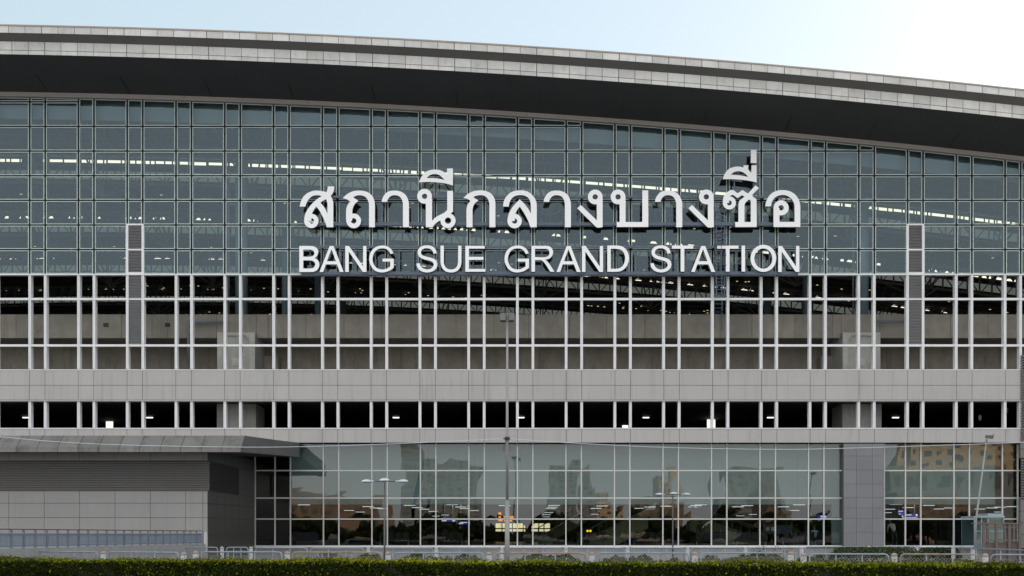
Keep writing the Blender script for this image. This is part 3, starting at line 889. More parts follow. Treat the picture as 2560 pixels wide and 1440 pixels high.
def bench_row(loc, label):
    x, Y, z = loc
    r = root('waiting_bench', label, 'bench', loc, 'waiting benches behind the ground-floor glass')
    m1 = MB(); m1.box(x-1.05, x+1.05, Y+0.2, Y+0.27, z+0.30, z+0.36); m1.build('beam', M['black'], r)
    for k in range(4):
        a = x-1.05+0.53*k
        m1 = MB(); m1.hexa([(a+0.02,Y,z+0.42),(a+0.50,Y,z+0.42),(a+0.50,Y+0.05,z+0.42),(a+0.02,Y+0.05,z+0.42),(a+0.05,Y-0.09,z+0.92),(a+0.47,Y-0.09,z+0.92),(a+0.47,Y-0.04,z+0.92),(a+0.05,Y-0.04,z+0.92)])
        m1.build('backrest', M['black'], r)
        m1 = MB(); m1.box(a+0.02, a+0.50, Y+0.02, Y+0.48, z+0.40, z+0.45); m1.build('seat', M['black'], r)
    for q in (-0.95, 0.95):
        m1 = MB(); m1.bar((x+q,Y-0.05,z),(x+q,Y+0.24,z+0.32), 0.05); m1.bar((x+q,Y+0.45,z),(x+q,Y+0.24,z+0.32), 0.05); m1.build('leg', M['louvre'], r)
    return r
zf = ZGB-0.03
Yb = 3.4
b0 = bench_row((PX(1879,Yb), Yb, zf), 'row of four black seats in front of the olive stair foot')
copy_thing(b0, (PX(1779,Yb), Yb, zf), 'row of four black seats beside the standing dark figure')
copy_thing(b0, (PX(1996,Yb+0.6), Yb+0.6, zf), 'row of four black seats just left of the man in pale blue')
copy_thing(b0, (PX(2076,Yb+1.2), Yb+1.2, zf), 'row of four black seats in which the man in pale blue sits')
copy_thing(b0, (PX(985,Yb+3), Yb+3, zf), 'row of four black seats behind the nearer triple-headed lamp')
copy_thing(b0, (PX(1120,Yb+5), Yb+5, zf), 'row of four black seats below the two blue hanging signs')
copy_thing(b0, (PX(1345,Yb+4), Yb+4, zf), 'row of four black seats under the bright rear window')
copy_thing(b0, (PX(1480,Yb+4), Yb+4, zf), 'row of four black seats in front of the amber lamps')
copy_thing(b0, (PX(1620,Yb+4), Yb+4, zf), 'row of four black seats just left of the farther triple-headed lamp')

def skinned(name, joints, edges, parent, material):
    """one continuous body grown over a skeleton of joints (x, y, z, radius)"""
    me = bpy.data.meshes.new(name)
    ox, oy, oz = parent_loc(parent)
    me.from_pydata([(j[0]-ox, j[1]-oy, j[2]-oz) for j in joints], edges, [])
    o = bpy.data.objects.new(name, me)
    COL.objects.link(o)
    sk = o.modifiers.new('skin', 'SKIN')
    for v, j in zip(me.skin_vertices[0].data, joints):
        v.radius = (j[3], j[3]*0.85)
    me.skin_vertices[0].data[0].use_root = True
    sb = o.modifiers.new('sub', 'SUBSURF'); sb.levels = 2; sb.render_levels = 2
    dg = bpy.context.evaluated_depsgraph_get()
    m2 = bpy.data.meshes.new_from_object(o.evaluated_get(dg))
    m2.name = name
    o.modifiers.clear(); o.data = m2
    m2.materials.clear(); m2.materials.append(material)
    for p in m2.polygons: p.use_smooth = True
    if parent:
        o.parent = parent
    return o
def person(loc, label, pose, top, legs, flip=1):
    x, y, z = loc
    r = root('person', label, 'person', loc)
    if pose == 'sit':
        h, t, kz = 0.45, 0.0, 0.45
        J = [(x,y,z+0.5,0.15),(x,y+0.02,z+0.75,0.15),(x,y+0.03,z+0.95,0.17),(x,y+0.03,z+1.08,0.06),
             (x-0.2,y+0.02,z+0.98,0.06),(x-0.27,y+0.12,z+0.72,0.05),(x-0.2,y+0.35,z+0.6,0.04),(x-0.15,y+0.45,z+0.58,0.035),
             (x+0.2,y+0.02,z+0.98,0.06),(x+0.27,y+0.12,z+0.72,0.05),(x+0.2,y+0.35,z+0.6,0.04),(x+0.15,y+0.45,z+0.58,0.035)]
        E = [(0,1),(1,2),(2,3),(2,4),(4,5),(5,6),(6,7),(2,8),(8,9),(9,10),(10,11)]
        skinned('shirt', J, E, r, top)
        J = [(x,y+0.02,z+0.48,0.14),(x-0.1,y+0.1,z+0.5,0.1),(x-0.12,y+0.48,z+0.5,0.075),(x-0.12,y+0.5,z+0.1,0.05),(x-0.12,y+0.62,z+0.05,0.045),
             (x+0.1,y+0.1,z+0.5,0.1),(x+0.12,y+0.48,z+0.5,0.075),(x+0.12,y+0.5,z+0.1,0.05),(x+0.12,y+0.62,z+0.05,0.045)]
        skinned('trousers', J, [(0,1),(1,2),(2,3),(3,4),(0,5),(5,6),(6,7),(7,8)], r, legs)
        hz, hy = z+1.22, y+0.05
    else:
        lean = 0.18 if pose == 'stoop' else 0.0
        J = [(x,y,z+0.92,0.15),(x+flip*lean*0.5,y,z+1.12,0.14),(x+flip*lean,y,z+1.34,0.17),(x+flip*lean*1.2,y,z+1.48,0.06),
             (x-0.19+flip*lean,y,z+1.38,0.06),(x-0.24+flip*lean,y+0.02,z+1.1,0.05),(x-0.2+flip*lean,y+0.14,z+0.88,0.035),
             (x+0.19+flip*lean,y,z+1.38,0.06),(x+0.25+flip*lean,y+0.05,z+1.1,0.05),(x+0.22+flip*lean,y+0.2,z+0.95,0.035)]
        skinned('shirt', J, [(0,1),(1,2),(2,3),(2,4),(4,5),(5,6),(2,7),(7,8),(8,9)], r, top)
        J = [(x,y,z+0.9,0.14),(x-0.09,y,z+0.84,0.1),(x-0.11,y+0.03,z+0.47,0.07),(x-0.12,y,z+0.07,0.05),(x-0.12,y+0.14,z+0.04,0.045),
             (x+0.09,y,z+0.84,0.1),(x+0.12,y-0.06,z+0.47,0.07),(x+0.14,y-0.1,z+0.07,0.05),(x+0.14,y+0.04,z+0.04,0.045)]
        skinned('trousers', J, [(0,1),(1,2),(2,3),(3,4),(0,5),(5,6),(6,7),(7,8)], r, legs)
        hz, hy = z+1.60, y+0.02
        x = x + flip*lean*1.4
    m1 = MB(); m1.lathe([(0.045,-0.16),(0.05,-0.1),(0.075,-0.06),(0.09,0.0),(0.085,0.05),(0.055,0.1),(0.01,0.115)], (x,hy,hz), 12, 1, 0.88, 1.05)
    m1.box(x-0.012, x+0.012, hy+0.085, hy+0.12, hz-0.03, hz+0.01)
    for q in (-1, 1): m1.box(x+q*0.078-0.008, x+q*0.078+0.008, hy-0.02, hy+0.02, hz-0.03, hz+0.03)
    m1.build('head', M['skin'], r)
    m1 = MB(); m1.lathe([(0.082,-0.04),(0.097,0.01),(0.093,0.06),(0.06,0.112),(0.01,0.128)], (x,hy-0.018,hz), 12, 1, 0.92, 1.0); m1.build('hair', M['hair'], r)
    return r
person((PX(2036,Yb+1.2), Yb+1.12, zf), 'man in a pale blue shirt seen from behind, sitting on a black seat', 'sit', M['shirt'], M['cloth_dk'])
person((PX(1751,9), 9, zf), 'dark-clothed figure standing behind the bench left of the stair foot', 'stand', M['cloth_dk'], M['cloth_dk'])
person((PX(2236,2.6), 2.6, zf), 'stooping figure in a pale top behind glass beside the clad pier', 'stoop', M['cloth_pale'], M['cloth_dk'], -1)

def hanging_sign(label, px0, px1, py0, py1, Y, marks):
    x0, x1, z0, z1 = PX(px0,Y), PX(px1,Y), PZ(py1,Y), PZ(py0,Y)
    r = root('hanging_sign', label, 'sign', ((x0+x1)/2, Y, z0))
    m1 = MB(); m1.box(x0, x1, Y, Y+0.12, z0, z1); m1.build('panel', M['signblue'], r)
    m1 = MB()
    for a, b, c, d2 in marks: m1.box(x0+(x1-x0)*a, x0+(x1-x0)*b, Y-0.012, Y-0.002, z0+(z1-z0)*c, z0+(z1-z0)*d2)
    m1.build('pictogram', M['signwhite'], r)
    m1 = MB()
    for q in (0.2, 0.8): m1.bar((x0+(x1-x0)*q,Y+0.06,z1),(x0+(x1-x0)*q,Y+0.06,zB+0.34), 0.04)
    m1.build('hanger', M['truss'], r)
hanging_sign('blue hanging sign just above the lower glazing bar, left of the tall pole', 1104, 1139, 1296, 1304, 14, [(0.02,0.08,0.1,0.5),(0.1,0.35,0.15,0.4),(0.2,0.7,0.62,0.85),(0.76,0.98,0.1,0.4)])
hanging_sign('blue hanging sign just below the lower glazing bar, nearest the tall pole', 1147, 1175, 1304, 1311, 14, [(0.02,0.1,0.1,0.5),(0.12,0.4,0.2,0.45),(0.12,0.75,0.6,0.85),(0.86,0.97,0.2,0.8)])
hanging_sign('blue hanging sign above the man in pale blue', 2045, 2067, 1287, 1297, 6, [(0.3,0.9,0.5,0.75),(0.3,0.9,0.15,0.3)])
hanging_sign('small square blue hanging sign right of the clad pier', 2246, 2262, 1275, 1286, 8, [(0.05,0.2,0.5,0.85),(0.3,0.7,0.6,0.8),(0.05,0.9,0.0,0.15)])
hanging_sign('wide blue hanging sign beside the smaller square one, right of the clad pier', 2254, 2295, 1284.5, 1293, 6, [(0.02,0.09,0.1,0.5),(0.2,0.6,0.55,0.8),(0.86,0.96,0.3,0.9),(0.05,0.95,-0.18,-0.03)])
m1 = MB()
for px in (1469, 1476): m1.lathe([(0.02,-0.07),(0.07,-0.04),(0.08,0.02),(0.04,0.08)], (PX(px,10), 10, PZ(1327.5,10)), 10)
tag(m1.build('amber_lamp', M['amber'], None), 'pair of round amber lamps glowing behind glass in front of the olive stairs', 'lamp')
# notice screens
m1 = MB(); m1.box(PX(1912,12), PX(1978,12), 12, 12.1, PZ(1335,12), PZ(1312,12)); m1.box(PX(1908,12), PX(1912,12), 11.98, 12.12, ZGB-0.03, PZ(1306,12)); m1.box(PX(1978,12), PX(1982,12), 11.98, 12.12, ZGB-0.03, PZ(1306,12))
ns = m1.build('notice_partition', mat('navy_partition', (0.02,0.03,0.05), 0.4), None); tag(ns, 'dark navy partition on posts with two pale notices', 'partition')
m1 = MB()
for a in (1915, 1928): m1.box(PX(a,12), PX(a+8,12), 11.96, 11.995, PZ(1327,12), PZ(1318,12))
m1.build('notice', M['clad'], ns)

# ------------------------------------------------------------------ the sign
YS = -0.74
YSB = YS + 0.16
def T(o, s): return lambda pts: [(PX(o[0]+x/s, YS), PZ(o[1]+y/s, YS)) for x, y in pts]
T1, T2, T3, T4 = T((720,400),7.111), T((1010,400),7.111), T((1340,400),7.111), T((1680,360),6.0)
E5, E6, E7 = T((720,590),6.095), T((1140,590),5.565), T((1600,590),5.818)
def ring(cx, cy, ro, ri, n=28):
    return [[(cx+ro*math.cos(2*math.pi*k/n), cy+ro*math.sin(2*math.pi*k/n)) for k in range(n)],
            [(cx+ri*math.cos(2*math.pi*k/n), cy+ri*math.sin(2*math.pi*k/n)) for k in range(n)]]
def letter(pieces, tr, sgn, dx=0.0):
    """pieces: list of loop lists in picture units; pieces that overlap are set 2 mm proud of each other"""
    fc, bd = MB(), MB()
    for k, loops in enumerate(pieces):
        L = [[(x+dx, z) for x, z in tr(smooth_loop(lp) if len(lp) < 60 else lp)] for lp in loops]
        fc.prism(L, YS-0.002*k, YS+0.012-0.002*k)
        bd.prism(L, YS+0.013-0.002*k, YSB-0.002*k)
    o = fc.build('letter', M['sign'], sgn)
    bd.build('letter_return', M['signside'], o)
DP = (CAM_D+YS)/FPX       # one picture unit at the sign's plane
thai = root('thai_sign', 'row of big white raised Thai letters on steel rails across the glass wall', 'sign', (PX(1375,YS), YS, PZ(570,YS)))
eng = root('latin_sign', 'row of white raised capital letters on steel rails below the Thai letters', 'sign', (PX(1375,YS), YS, PZ(682,YS)))
# so suea
letter([[[(207,828),(222,760),(250,690),(300,625),(385,568),(490,543),(600,552),(680,575),(752,632),(790,700),(805,780),(805,1194),(690,1194),(655,1090),(600,975),(550,885),(500,828),(575,757),(650,850),(700,955),(700,790),(676,695),(622,655),(545,627),(460,632),(395,668),(345,735),(318,790),(310,828)]],
        [[(705,470),(823,470),(812,550),(790,600),(740,655),(690,690),(640,715),(575,757),(500,830),(455,895),(420,968),(415,1085),(288,1085),(292,1020),(312,950),(345,885),(400,808),(470,735),(540,680),(600,642),(640,615),(675,580),(700,530)]],
        ring(415,1083,127,48)], T1, thai)
# tho thung
letter([[[(972,680),(1060,600),(1170,552),(1280,543),(1400,565),(1490,630),(1532,710),(1545,800),(1545,1194),(1440,1194),(1440,800),(1422,720),(1380,660),(1310,630),(1240,628),(1190,645),(1158,660),(1252,727),(1190,780),(1152,850),(1142,920),(1140,1000),(1140,1080),(1034,1080),(1032,930),(1038,860),(1065,790),(1110,740),(1045,700)]],
        ring(1168,1082,130,48)], T1, thai)
AA = [[(1665,745),(1680,680),(1730,600),(1800,555),(1900,543),(2000,560),(2080,610),(2130,690),(2150,790),(2150,1194),(2043,1194),(2043,790),(2030,720),(1990,655),(1930,628),(1860,628),(1810,655),(1775,700),(1762,745)]]
letter([AA], T1, thai)
# no nu with sara ii
letter([[[(388,700),(500,690),(500,1080),(560,1020),(650,970),(720,935),(755,905),(768,870),(768,548),(872,548),(872,920),(830,950),(790,1000),(700,1045),(645,1075),(590,1105),(545,1145),(510,1194),(388,1194)]],
        ring(366,645,131,47), ring(783,1078,134,56)], T2, thai)
letter([[[(262,398),(300,320),(360,235),(440,187),(550,170),(660,187),(730,230),(765,265),(765,150),(870,150),(870,455),(790,430),(690,408),(560,395),(400,390)],
         [(405,322),(450,275),(540,248),(630,268),(690,320),(722,355),(640,335),(560,325),(480,320)]]], T2, thai)
# ko kai
letter([[[(1055,675),(1140,600),(1240,555),(1350,540),(1470,555),(1560,610),(1610,690),(1625,790),(1625,1194),(1518,1194),(1518,800),(1500,712),(1455,652),(1390,627),(1320,628),(1270,640),(1230,660),(1325,720),(1260,770),(1228,830),(1218,900),(1218,1194),(1110,1194),(1110,900),(1120,830),(1145,770),(1185,727),(1120,690)]]], T2, thai)
# lo ling
letter([[[(1762,828),(1775,730),(1830,635),(1920,567),(2040,541),(2170,552),(2270,612),(2335,700),(2360,800),(2360,1194),(2245,1194),(2215,1100),(2150,970),(2100,890),(2058,828),(2010,890),(1978,965),(1968,1085),(1838,1085),(1850,1000),(1890,900),(1960,800),(2058,700),(2150,790),(2210,870),(2255,955),(2252,790),(2235,710),(2190,657),(2120,628),(2040,625),(1970,642),(1910,690),(1875,760),(1862,828)]],
        ring(1966,1085,128,47)], T2, thai)
letter([AA], T1, thai, 404.9*DP)
NG = [[[(797,800),(1080,1072),(1080,690),(1183,680),(1185,1192),(1070,1192),(732,858)]], ring(1052,656,131,47)]
letter(NG, T3, thai)
letter([[[(1487,690),(1592,680),(1592,1102),(1890,1102),(1890,540),(1995,540),(1997,1190),(1435,1190),(1435,1102),(1487,1102)]], ring(1459,656,131,47)], T3, thai)
letter([AA], T1, thai, 683.3*DP)
letter(NG, T3, thai, 277.9*DP)
# so so with sara uee and mai ek
letter([[[(762,885),(768,810),(800,745),(850,707),(910,690),(985,740),(1055,690),(1140,742),(1255,618),(1303,662),(1195,772),(1268,832),(1270,1245),(948,1245),(948,1170),(997,1170),(997,910),(1015,850),(1090,790),(1048,768),(985,812),(915,763),(875,775),(857,800),(857,885)],
         [(1087,1170),(1182,1170),(1182,850),(1152,832),(1103,880),(1087,925)]], ring(860,883,98,37)], T4, thai)
letter([[[(762,528),(790,450),(850,378),(920,347),(1000,338),(1072,353),(1072,320),(1147,320),(1147,388),(1190,430),(1193,320),(1268,320),(1270,578),(1180,555),(1050,537),(900,527)],
         [(880,465),(930,422),(1000,407),(1060,422),(1110,455),(1143,493),(1050,475),(960,465)]]], T4, thai)
letter([[[(1182,88),(1268,88),(1268,285),(1182,285)]]], T4, thai)
# o ang
letter([[[(1398,935),(1412,868),(1455,780),(1535,715),(1640,691),(1760,705),(1850,762),(1905,845),(1925,940),(1925,1245),(1523,1245),(1523,958),(1612,958),(1612,1168),(1840,1168),(1838,930),(1818,860),(1770,802),(1700,768),(1620,768),(1550,800),(1505,855),(1482,935)]],
        ring(1637,957,113,40)], T4, thai)
# capital letters
L_B = [[[(172,152),(345,152),(415,168),(455,210),(460,255),(440,305),(405,337),(450,362),(475,410),(475,460),(450,510),(405,541),(360,548),(172,548)],
        [(232,208),(340,208),(385,220),(402,258),(388,296),(345,314),(232,314)], [(232,372),(345,372),(395,390),(415,433),(395,477),(345,494),(232,494)]]]
L_A = [[[(480,548),(635,152),(695,152),(848,548),(790,548),(745,432),(575,432),(535,548)], [(593,385),(730,385),(663,200)]]]
L_N = [[[(873,548),(873,152),(930,152),(1145,465),(1145,152),(1195,152),(1195,548),(1140,548),(925,235),(925,548)]]]
L_G = [[[(1607,262),(1570,200),(1510,157),(1435,145),(1345,165),(1270,230),(1237,345),(1262,450),(1330,530),(1430,555),(1530,535),(1610,485),(1610,345),(1440,345),(1440,390),(1557,390),(1557,465),(1500,498),(1430,510),(1350,485),(1302,420),(1288,345),(1310,262),(1360,207),(1435,188),(1500,200),(1540,235),(1560,275)]]]
L_S = [[[(2265,262),(2245,197),(2190,155),(2120,143),(2035,158),(1985,205),(1975,262),(2000,315),(2060,350),(2150,374),(2205,400),(2222,438),(2200,482),(2130,510),(2060,495),(2020,455),(2007,413),(1955,420),(1975,485),(2030,535),(2120,555),(2210,535),(2262,485),(2275,425),(2250,365),(2190,335),(2100,312),(2040,287),(2025,248),(2045,207),(2110,185),(2170,200),(2203,230),(2215,270)]]]
ident = lambda pts: [(PX(x,YS), PZ(y,YS)) for x, y in pts]
L_U = [[[(1101.3,614),(1109.6,614),(1109.6,655),(1112,665),(1118,671.5),(1127.5,673.8),(1137,671.5),(1143,665),(1145.3,655),(1145.3,614),(1153.6,614),(1153.6,656),(1150,669),(1141,678.3),(1127.5,681),(1114,678.3),(1105,669),(1101.3,656)]]]
L_E = [[[(130,137),(398,137),(398,175),(180,175),(180,290),(382,290),(382,332),(180,332),(180,458),(405,458),(405,497),(130,497)]]]
L_R = [[[(1050,137),(1255,137),(1318,155),(1348,205),(1342,262),(1305,310),(1240,330),(1285,370),(1370,497),(1312,497),(1240,385),(1195,340),(1160,335),(1098,335),(1098,497),(1050,497)], [(1098,178),(1250,178),(1288,195),(1300,235),(1285,275),(1240,294),(1098,294)]]]
L_D = [[[(2105,133),(2230,133),(2315,147),(2375,200),(2405,280),(2402,350),(2368,430),(2310,480),(2240,497),(2105,497)], [(2153,178),(2230,178),(2305,198),(2343,255),(2352,320),(2330,400),(2285,443),(2225,455),(2153,455)]]]
L_T = [[[(465,140),(775,140),(775,185),(645,185),(645,518),(592,518),(592,185),(465,185)]]]
L_I = [[[(1478,140),(1528,140),(1528,518),(1478,518)]]]
L_O = [[[(1795+187*math.cos(2*math.pi*k/40), 325+197*math.sin(2*math.pi*k/40)) for k in range(40)], [(1794+131*math.cos(2*math.pi*k/40), 328+147*math.sin(2*math.pi*k/40)) for k in range(40)]]]
for gl, tr, dx in ((L_B,E5,0),(L_A,E5,0),(L_N,E5,0),(L_G,E5,0),(L_S,E5,0),(L_U,ident,0),(L_E,E6,0),(L_G,E5,338.3),(L_R,E6,0),(L_A,E5,592.5),(L_N,E5,591.6),(L_D,E6,0),
                   (L_S,E5,585.0),(L_T,E7,0),(L_A,E5,929.0),(L_T,E7,112.9),(L_I,E7,0),(L_O,E7,0),(L_N,E5,1082.3)):
    letter(gl, tr, eng, dx*DP)
def rail_set(r, x0, x1, ys, sizes):
    for y, s in zip(ys, sizes):
        m1 = MB(); m1.box(PX(x0,YSB), PX(x1,YSB), YSB+0.02, YSB+0.02+s, PZ(y,YSB)-s/2, PZ(y,YSB)+s/2); m1.build('rail', M['rail'], r)
        m1 = MB()
        for i in range(5, 17):
            for px in (X0+PER*i, X0+PER*i+NAR):
                if x0-5 < px < x1+5:
                    x = fx(px); z = PZ(y, YSB) - 0.02
                    m1.box(x-0.06, x+0.06, YSB+0.021+s, 0.019, z-0.08, z+0.08)
        m1.build('bracket', M['darkframe'], r)
rail_set(thai, 775, 1992, (491.5, 559.5), (0.15, 0.2))
rail_set(eng, 752, 1996, (616.5, 682.5), (0.15, 0.2))
m1 = MB()
for px in (775,803,850,888,938,998,1034,1051,1087,1101,1148,1183,1254,1270,1319,1355,1405,1410,1459,1500,1545,1568,1588,1627,1688,1716,1752,1790,1803,1843,1880,1924,1948,1994):
    m1 = MB(); m1.box(PX(px,YSB)-0.035, PX(px,YSB)+0.035, YSB+0.05, YSB+0.12, PZ(680,YSB), PZ(618,YSB)); m1.build('upright', M['rail'], eng)
m1 = MB()
for px in (768, 830, 868, 955, 1070, 1127, 1180, 1285, 1350, 1425, 1447, 1505, 1560, 1620, 1745, 1785, 1850, 1886, 1935, 1985):
    m1 = MB(); m1.box(PX(px,YSB)-0.035, PX(px,YSB)+0.035, YSB+0.05, YSB+0.12, PZ(566,YSB), PZ(488,YSB)); m1.build('upright', M['rail'], thai)
for px, y0, y1 in ((1130,424,490),(1087,430,490),(1886,402,490),(1836,425,490),(1884,380,410)):
    m1 = MB(); m1.box(PX(px,YSB)-0.035, PX(px,YSB)+0.035, YSB+0.01, YSB+0.08, PZ(y1,YSB), PZ(y0,YSB)); m1.build('upright', M['rail'], thai)

# ladder hanging below the sign
lad = root('access_ladder', 'narrow caged steel access ladder running down past the capital letters', 'ladder', (PX(1801,-0.5), -0.5, PZ(745,-0.5)))
m1 = MB(); YLd = -0.42
for px in (1791, 1811): m1.bar((PX(px,YLd),YLd,PZ(745,YLd)),(PX(px,YLd),YLd,PZ(508,YLd)), 0.06)
m1.build('stile', M['rail'], lad)
m1 = MB(); y = 742
while y > 510:
    m1.bar((PX(1791,YLd),YLd,PZ(y,YLd)),(PX(1811,YLd),YLd,PZ(y,YLd)), 0.035); y -= 9.2
m1.build('rung', M['rail'], lad)
m1 = MB()
for k, y in enumerate((742, 715, 690, 665, 640, 615, 590, 570)):
    z = PZ(y, YLd); xa, xb = PX(1788,YLd), PX(1813,YLd)
    m1.tube([(xa,YLd,z),(xa-0.04,YLd-0.3,z),((xa+xb)/2,YLd-0.5,z),(xb+0.04,YLd-0.3,z),(xb,YLd,z)], 0.022, 6)
for q in (0.0, 0.5, 1.0):
    xx = PX(1788,YLd)+(PX(1813,YLd)-PX(1788,YLd))*q; yy = YLd - (0.5 if q == 0.5 else 0.3)
    m1.bar((xx,yy,PZ(742,YLd)),(xx,yy,PZ(570,YLd)), 0.025)
m1.build('safety_cage', M['rail'], lad)
lad2 = root('access_ladder', 'short dark ladder frame fixed in front of the concrete beam', 'ladder', (PX(1794,1.8), 1.8, PZ(825,1.8)))
m1 = MB(); Y2 = 1.8
for px in (1785, 1805): m1.bar((PX(px,Y2),Y2,PZ(826 if px > 1790 else 822,Y2)),(PX(px,Y2),Y2,PZ(690,Y2)), 0.08)
m1.build('stile', M['rail'], lad2)
m1 = MB()
for y in (700, 712, 724, 736, 748, 760, 770): m1.bar((PX(1785,Y2),Y2,PZ(y,Y2)),(PX(1805,Y2),Y2,PZ(y,Y2)), 0.04)
m1.build('rung', M['rail'], lad2)
m1 = MB(); m1.box(PX(1783,Y2), PX(1807,Y2), Y2-0.1, Y2+0.4, PZ(782,Y2), PZ(777,Y2)); m1.build('foot_platform', M['darkframe'], lad2)

# ------------------------------------------------------------------ annex with louvres and canopy (left)
YA = -11.8
annex = root('annex_building', 'low grey annex with a long louvred band under a stained metal canopy', 'building', (PX(519,YA), YA, 0))
XA1 = PX(519, YA); XA0 = -44.0
ax = [XA0]
p = PX(22, YA) - 5*1.885
while p < PX(470, YA):
    if p > XA0 + 0.2: ax.append(p)
    p += 1.885
ax += [PX(507, YA), XA1]
def annex_front(y0, y1, splits, name):
    mb = MB(); zs = [PZ(y1,YA)]+[PZ(s,YA) for s in splits]+[PZ(y0,YA)]
    for a, b in zip(ax, ax[1:]):
        for z0, z1 in zip(zs, zs[1:]):
            mb.box(a+0.01, b-0.01, YA, YA+0.06, z0+0.01, z1-0.01, 1+random.uniform(-0.03,0.03))
    return mb.build(name, M['annex_clad'], annex)
annex_front(1227, 1372, [1294, 1258], 'front_wall')
annex_front(1118, 1152, [], 'head_panel')
mb = MB()
mb.box(XA0, XA1-0.02, YA+0.07, YA+0.3, 0, PZ(1118,YA)); mb.box(XA1-0.3, XA1-0.06, YA+0.3, 0.3, 0, PZ(1118,YA))
mb.build('wall_core', M['joint'], annex)
def louvre_band(mb, a, b, y0, y1, z0, z1, side=False):
    n = 17; h = (z1-z0)/n
    for k in range(n):
        z = z0 + k*h
        if not side:
            mb.hexa([(a,y0-0.10,z),(b,y0-0.10,z),(b,y0+0.06,z+h*0.62),(a,y0+0.06,z+h*0.62),(a,y0-0.10,z+0.035),(b,y0-0.10,z+0.035),(b,y0+0.06,z+h*0.62+0.03),(a,y0+0.06,z+h*0.62+0.03)])
        else:
            mb.hexa([(a-0.06,y0,z+h*0.62),(a+0.10,y0,z),(a+0.10,y1,z),(a-0.06,y1,z+h*0.62),(a-0.06,y0,z+h*0.62+0.03),(a+0.10,y0,z+0.035),(a+0.10,y1,z+0.035),(a-0.06,y1,z+h*0.62+0.03)])
zl0, zl1 = PZ(1226, YA), PZ(1153, YA)
mb = MB(); louvre_band(mb, XA0, XA1+0.10, YA, 0, zl0, zl1); mb.build('louvre_band', M['louvre_an'], annex)
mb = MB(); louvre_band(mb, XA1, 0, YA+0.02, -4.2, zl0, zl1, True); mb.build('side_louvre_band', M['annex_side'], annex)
mb = MB()
ys = [YA+0.02, -9.8, -7.9, -6.0, -4.1, -2.2, 0.3]
zs = [0.5, PZ(1337,YA), PZ(1294,YA), PZ(1258,YA), zl0-0.01]
for a, b in zip(ys, ys[1:]):
    for z0, z1 in zip(zs, zs[1:]): mb.box(XA1-0.055, XA1, a+0.01, b-0.01, z0+0.01, z1-0.01, 1+random.uniform(-0.06,0.06))
    mb.box(XA1-0.055, XA1, a+0.01, b-0.01, zl1+0.02, PZ(1118,YA), 1)
mb.box(XA1-0.055, XA1, -4.15, 0.29, zl0, zl1, 1)
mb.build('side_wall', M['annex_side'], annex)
# canopy
YC = -14.0
xc0, xc1, xc2 = -44.0, PX(603, YC), PX(750, 0)
zt, zlip, zbt = PZ(1089, YC+0.9), PZ(1119.5, YC), PZ(1130, YC)
zbk_t, zbk_b = PZ(1108, -0.2), PZ(1142.5, -0.2)
mb = MB()
x = xc0; seg = 1.06
while x < xc1-0.01:
    b = min(x+seg, xc1)
    a2, b2 = x+0.01, b-0.012
    tt = 1+random.uniform(-0.10, 0.10)
    mb.quad((a2,YC,zlip),(b2,YC,zlip),(b2,YC+0.9,zt),(a2,YC+0.9,zt), tt)
    mb.bar((b,YC+0.01,zlip),(b,YC+0.9,zt), 0.03, 0.03, 0.45)
    mb.box(a2, b2, YC, YC+0.1, zbt, zlip-0.01, tt*1.15)
    x = b
mb.quad((xc0,YC+0.95,zt-0.02),(xc1,YC+0.95,zt-0.02),(xc2,-0.2,zbk_t+0.02),(xc0,-0.2,zbk_t+0.02))
mb.quad((xc0,YC+0.02,zlip-0.02),(xc1,YC+0.02,zlip-0.02),(xc1,YC+0.92,zt-0.02),(xc0,YC+0.92,zt-0.02), 0.4)
can = mb.build('canopy', M['canopy'], annex)
mb = MB()
mb.quad((xc0,YC+0.1,zbt),(xc0,-0.2,zbk_b),(xc2,-0.2,zbk_b),(xc1,YC+0.1,zbt)); mb.build('canopy_soffit', M['soffit'], can)
mb = MB()
mb.v += [(xc1,YC,zbt),(xc2,-0.2,zbk_b),(xc2,-0.2,zbk_t),(xc1,YC+0.9,zt),(xc1,YC,zlip)]; mb.f.append((0,1,2,3,4)); mb.t.append(0.8); mb.smooth.append(False)
mb.build('canopy_end', mat('canopy_end_metal', (0.10, 0.098, 0.097), 0.5, 0.15, 0.12, 0.8), can)

# louvred tower at the right edge
YT = -0.1
tower = root('louvred_tower', 'dark louvred tower block cut off by the right edge of the view', 'building', (PX(2570,YT), YT, 0))
xt = PX(2552, YT)
mb = MB(); mb.box(xt+0.14, xt+9, YT+0.12, 0.3, 0, PZ(886,YT)); mb.build('wall_core', M['joint'], tower)
mb = MB()
for (y0, y1) in ((884, 1098), (1146, 1246)):
    z = PZ(y1, YT); z1 = PZ(y0, YT)
    while z < z1-0.08:
        mb.hexa([(xt,YT-0.10,z),(xt+9,YT-0.10,z),(xt+9,YT+0.05,z+0.10),(xt,YT+0.05,z+0.10),(xt,YT-0.10,z+0.04),(xt+9,YT-0.10,z+0.04),(xt+9,YT+0.05,z+0.14),(xt,YT+0.05,z+0.14)])
        z += 0.165
mb.build('louvre_bands', M['louvre_dk'], tower)
mb = MB()
for y0, y1 in ((1099, 1122), (1123, 1145), (1248, 1277), (1278, 1306), (1307, 1336), (1337, 1370)):
    mb.box(xt-0.02, xt+9, YT, YT+0.1, PZ(y1,YT), PZ(y0,YT)); mb.box(xt-0.02, xt+0.1, YT+0.11, 0.2, PZ(y1,YT), PZ(y0,YT))
mb.build('wall_panels', mat('taupe_panel', (0.155,0.145,0.14), 0.5, 0.1, 0.06), tower)

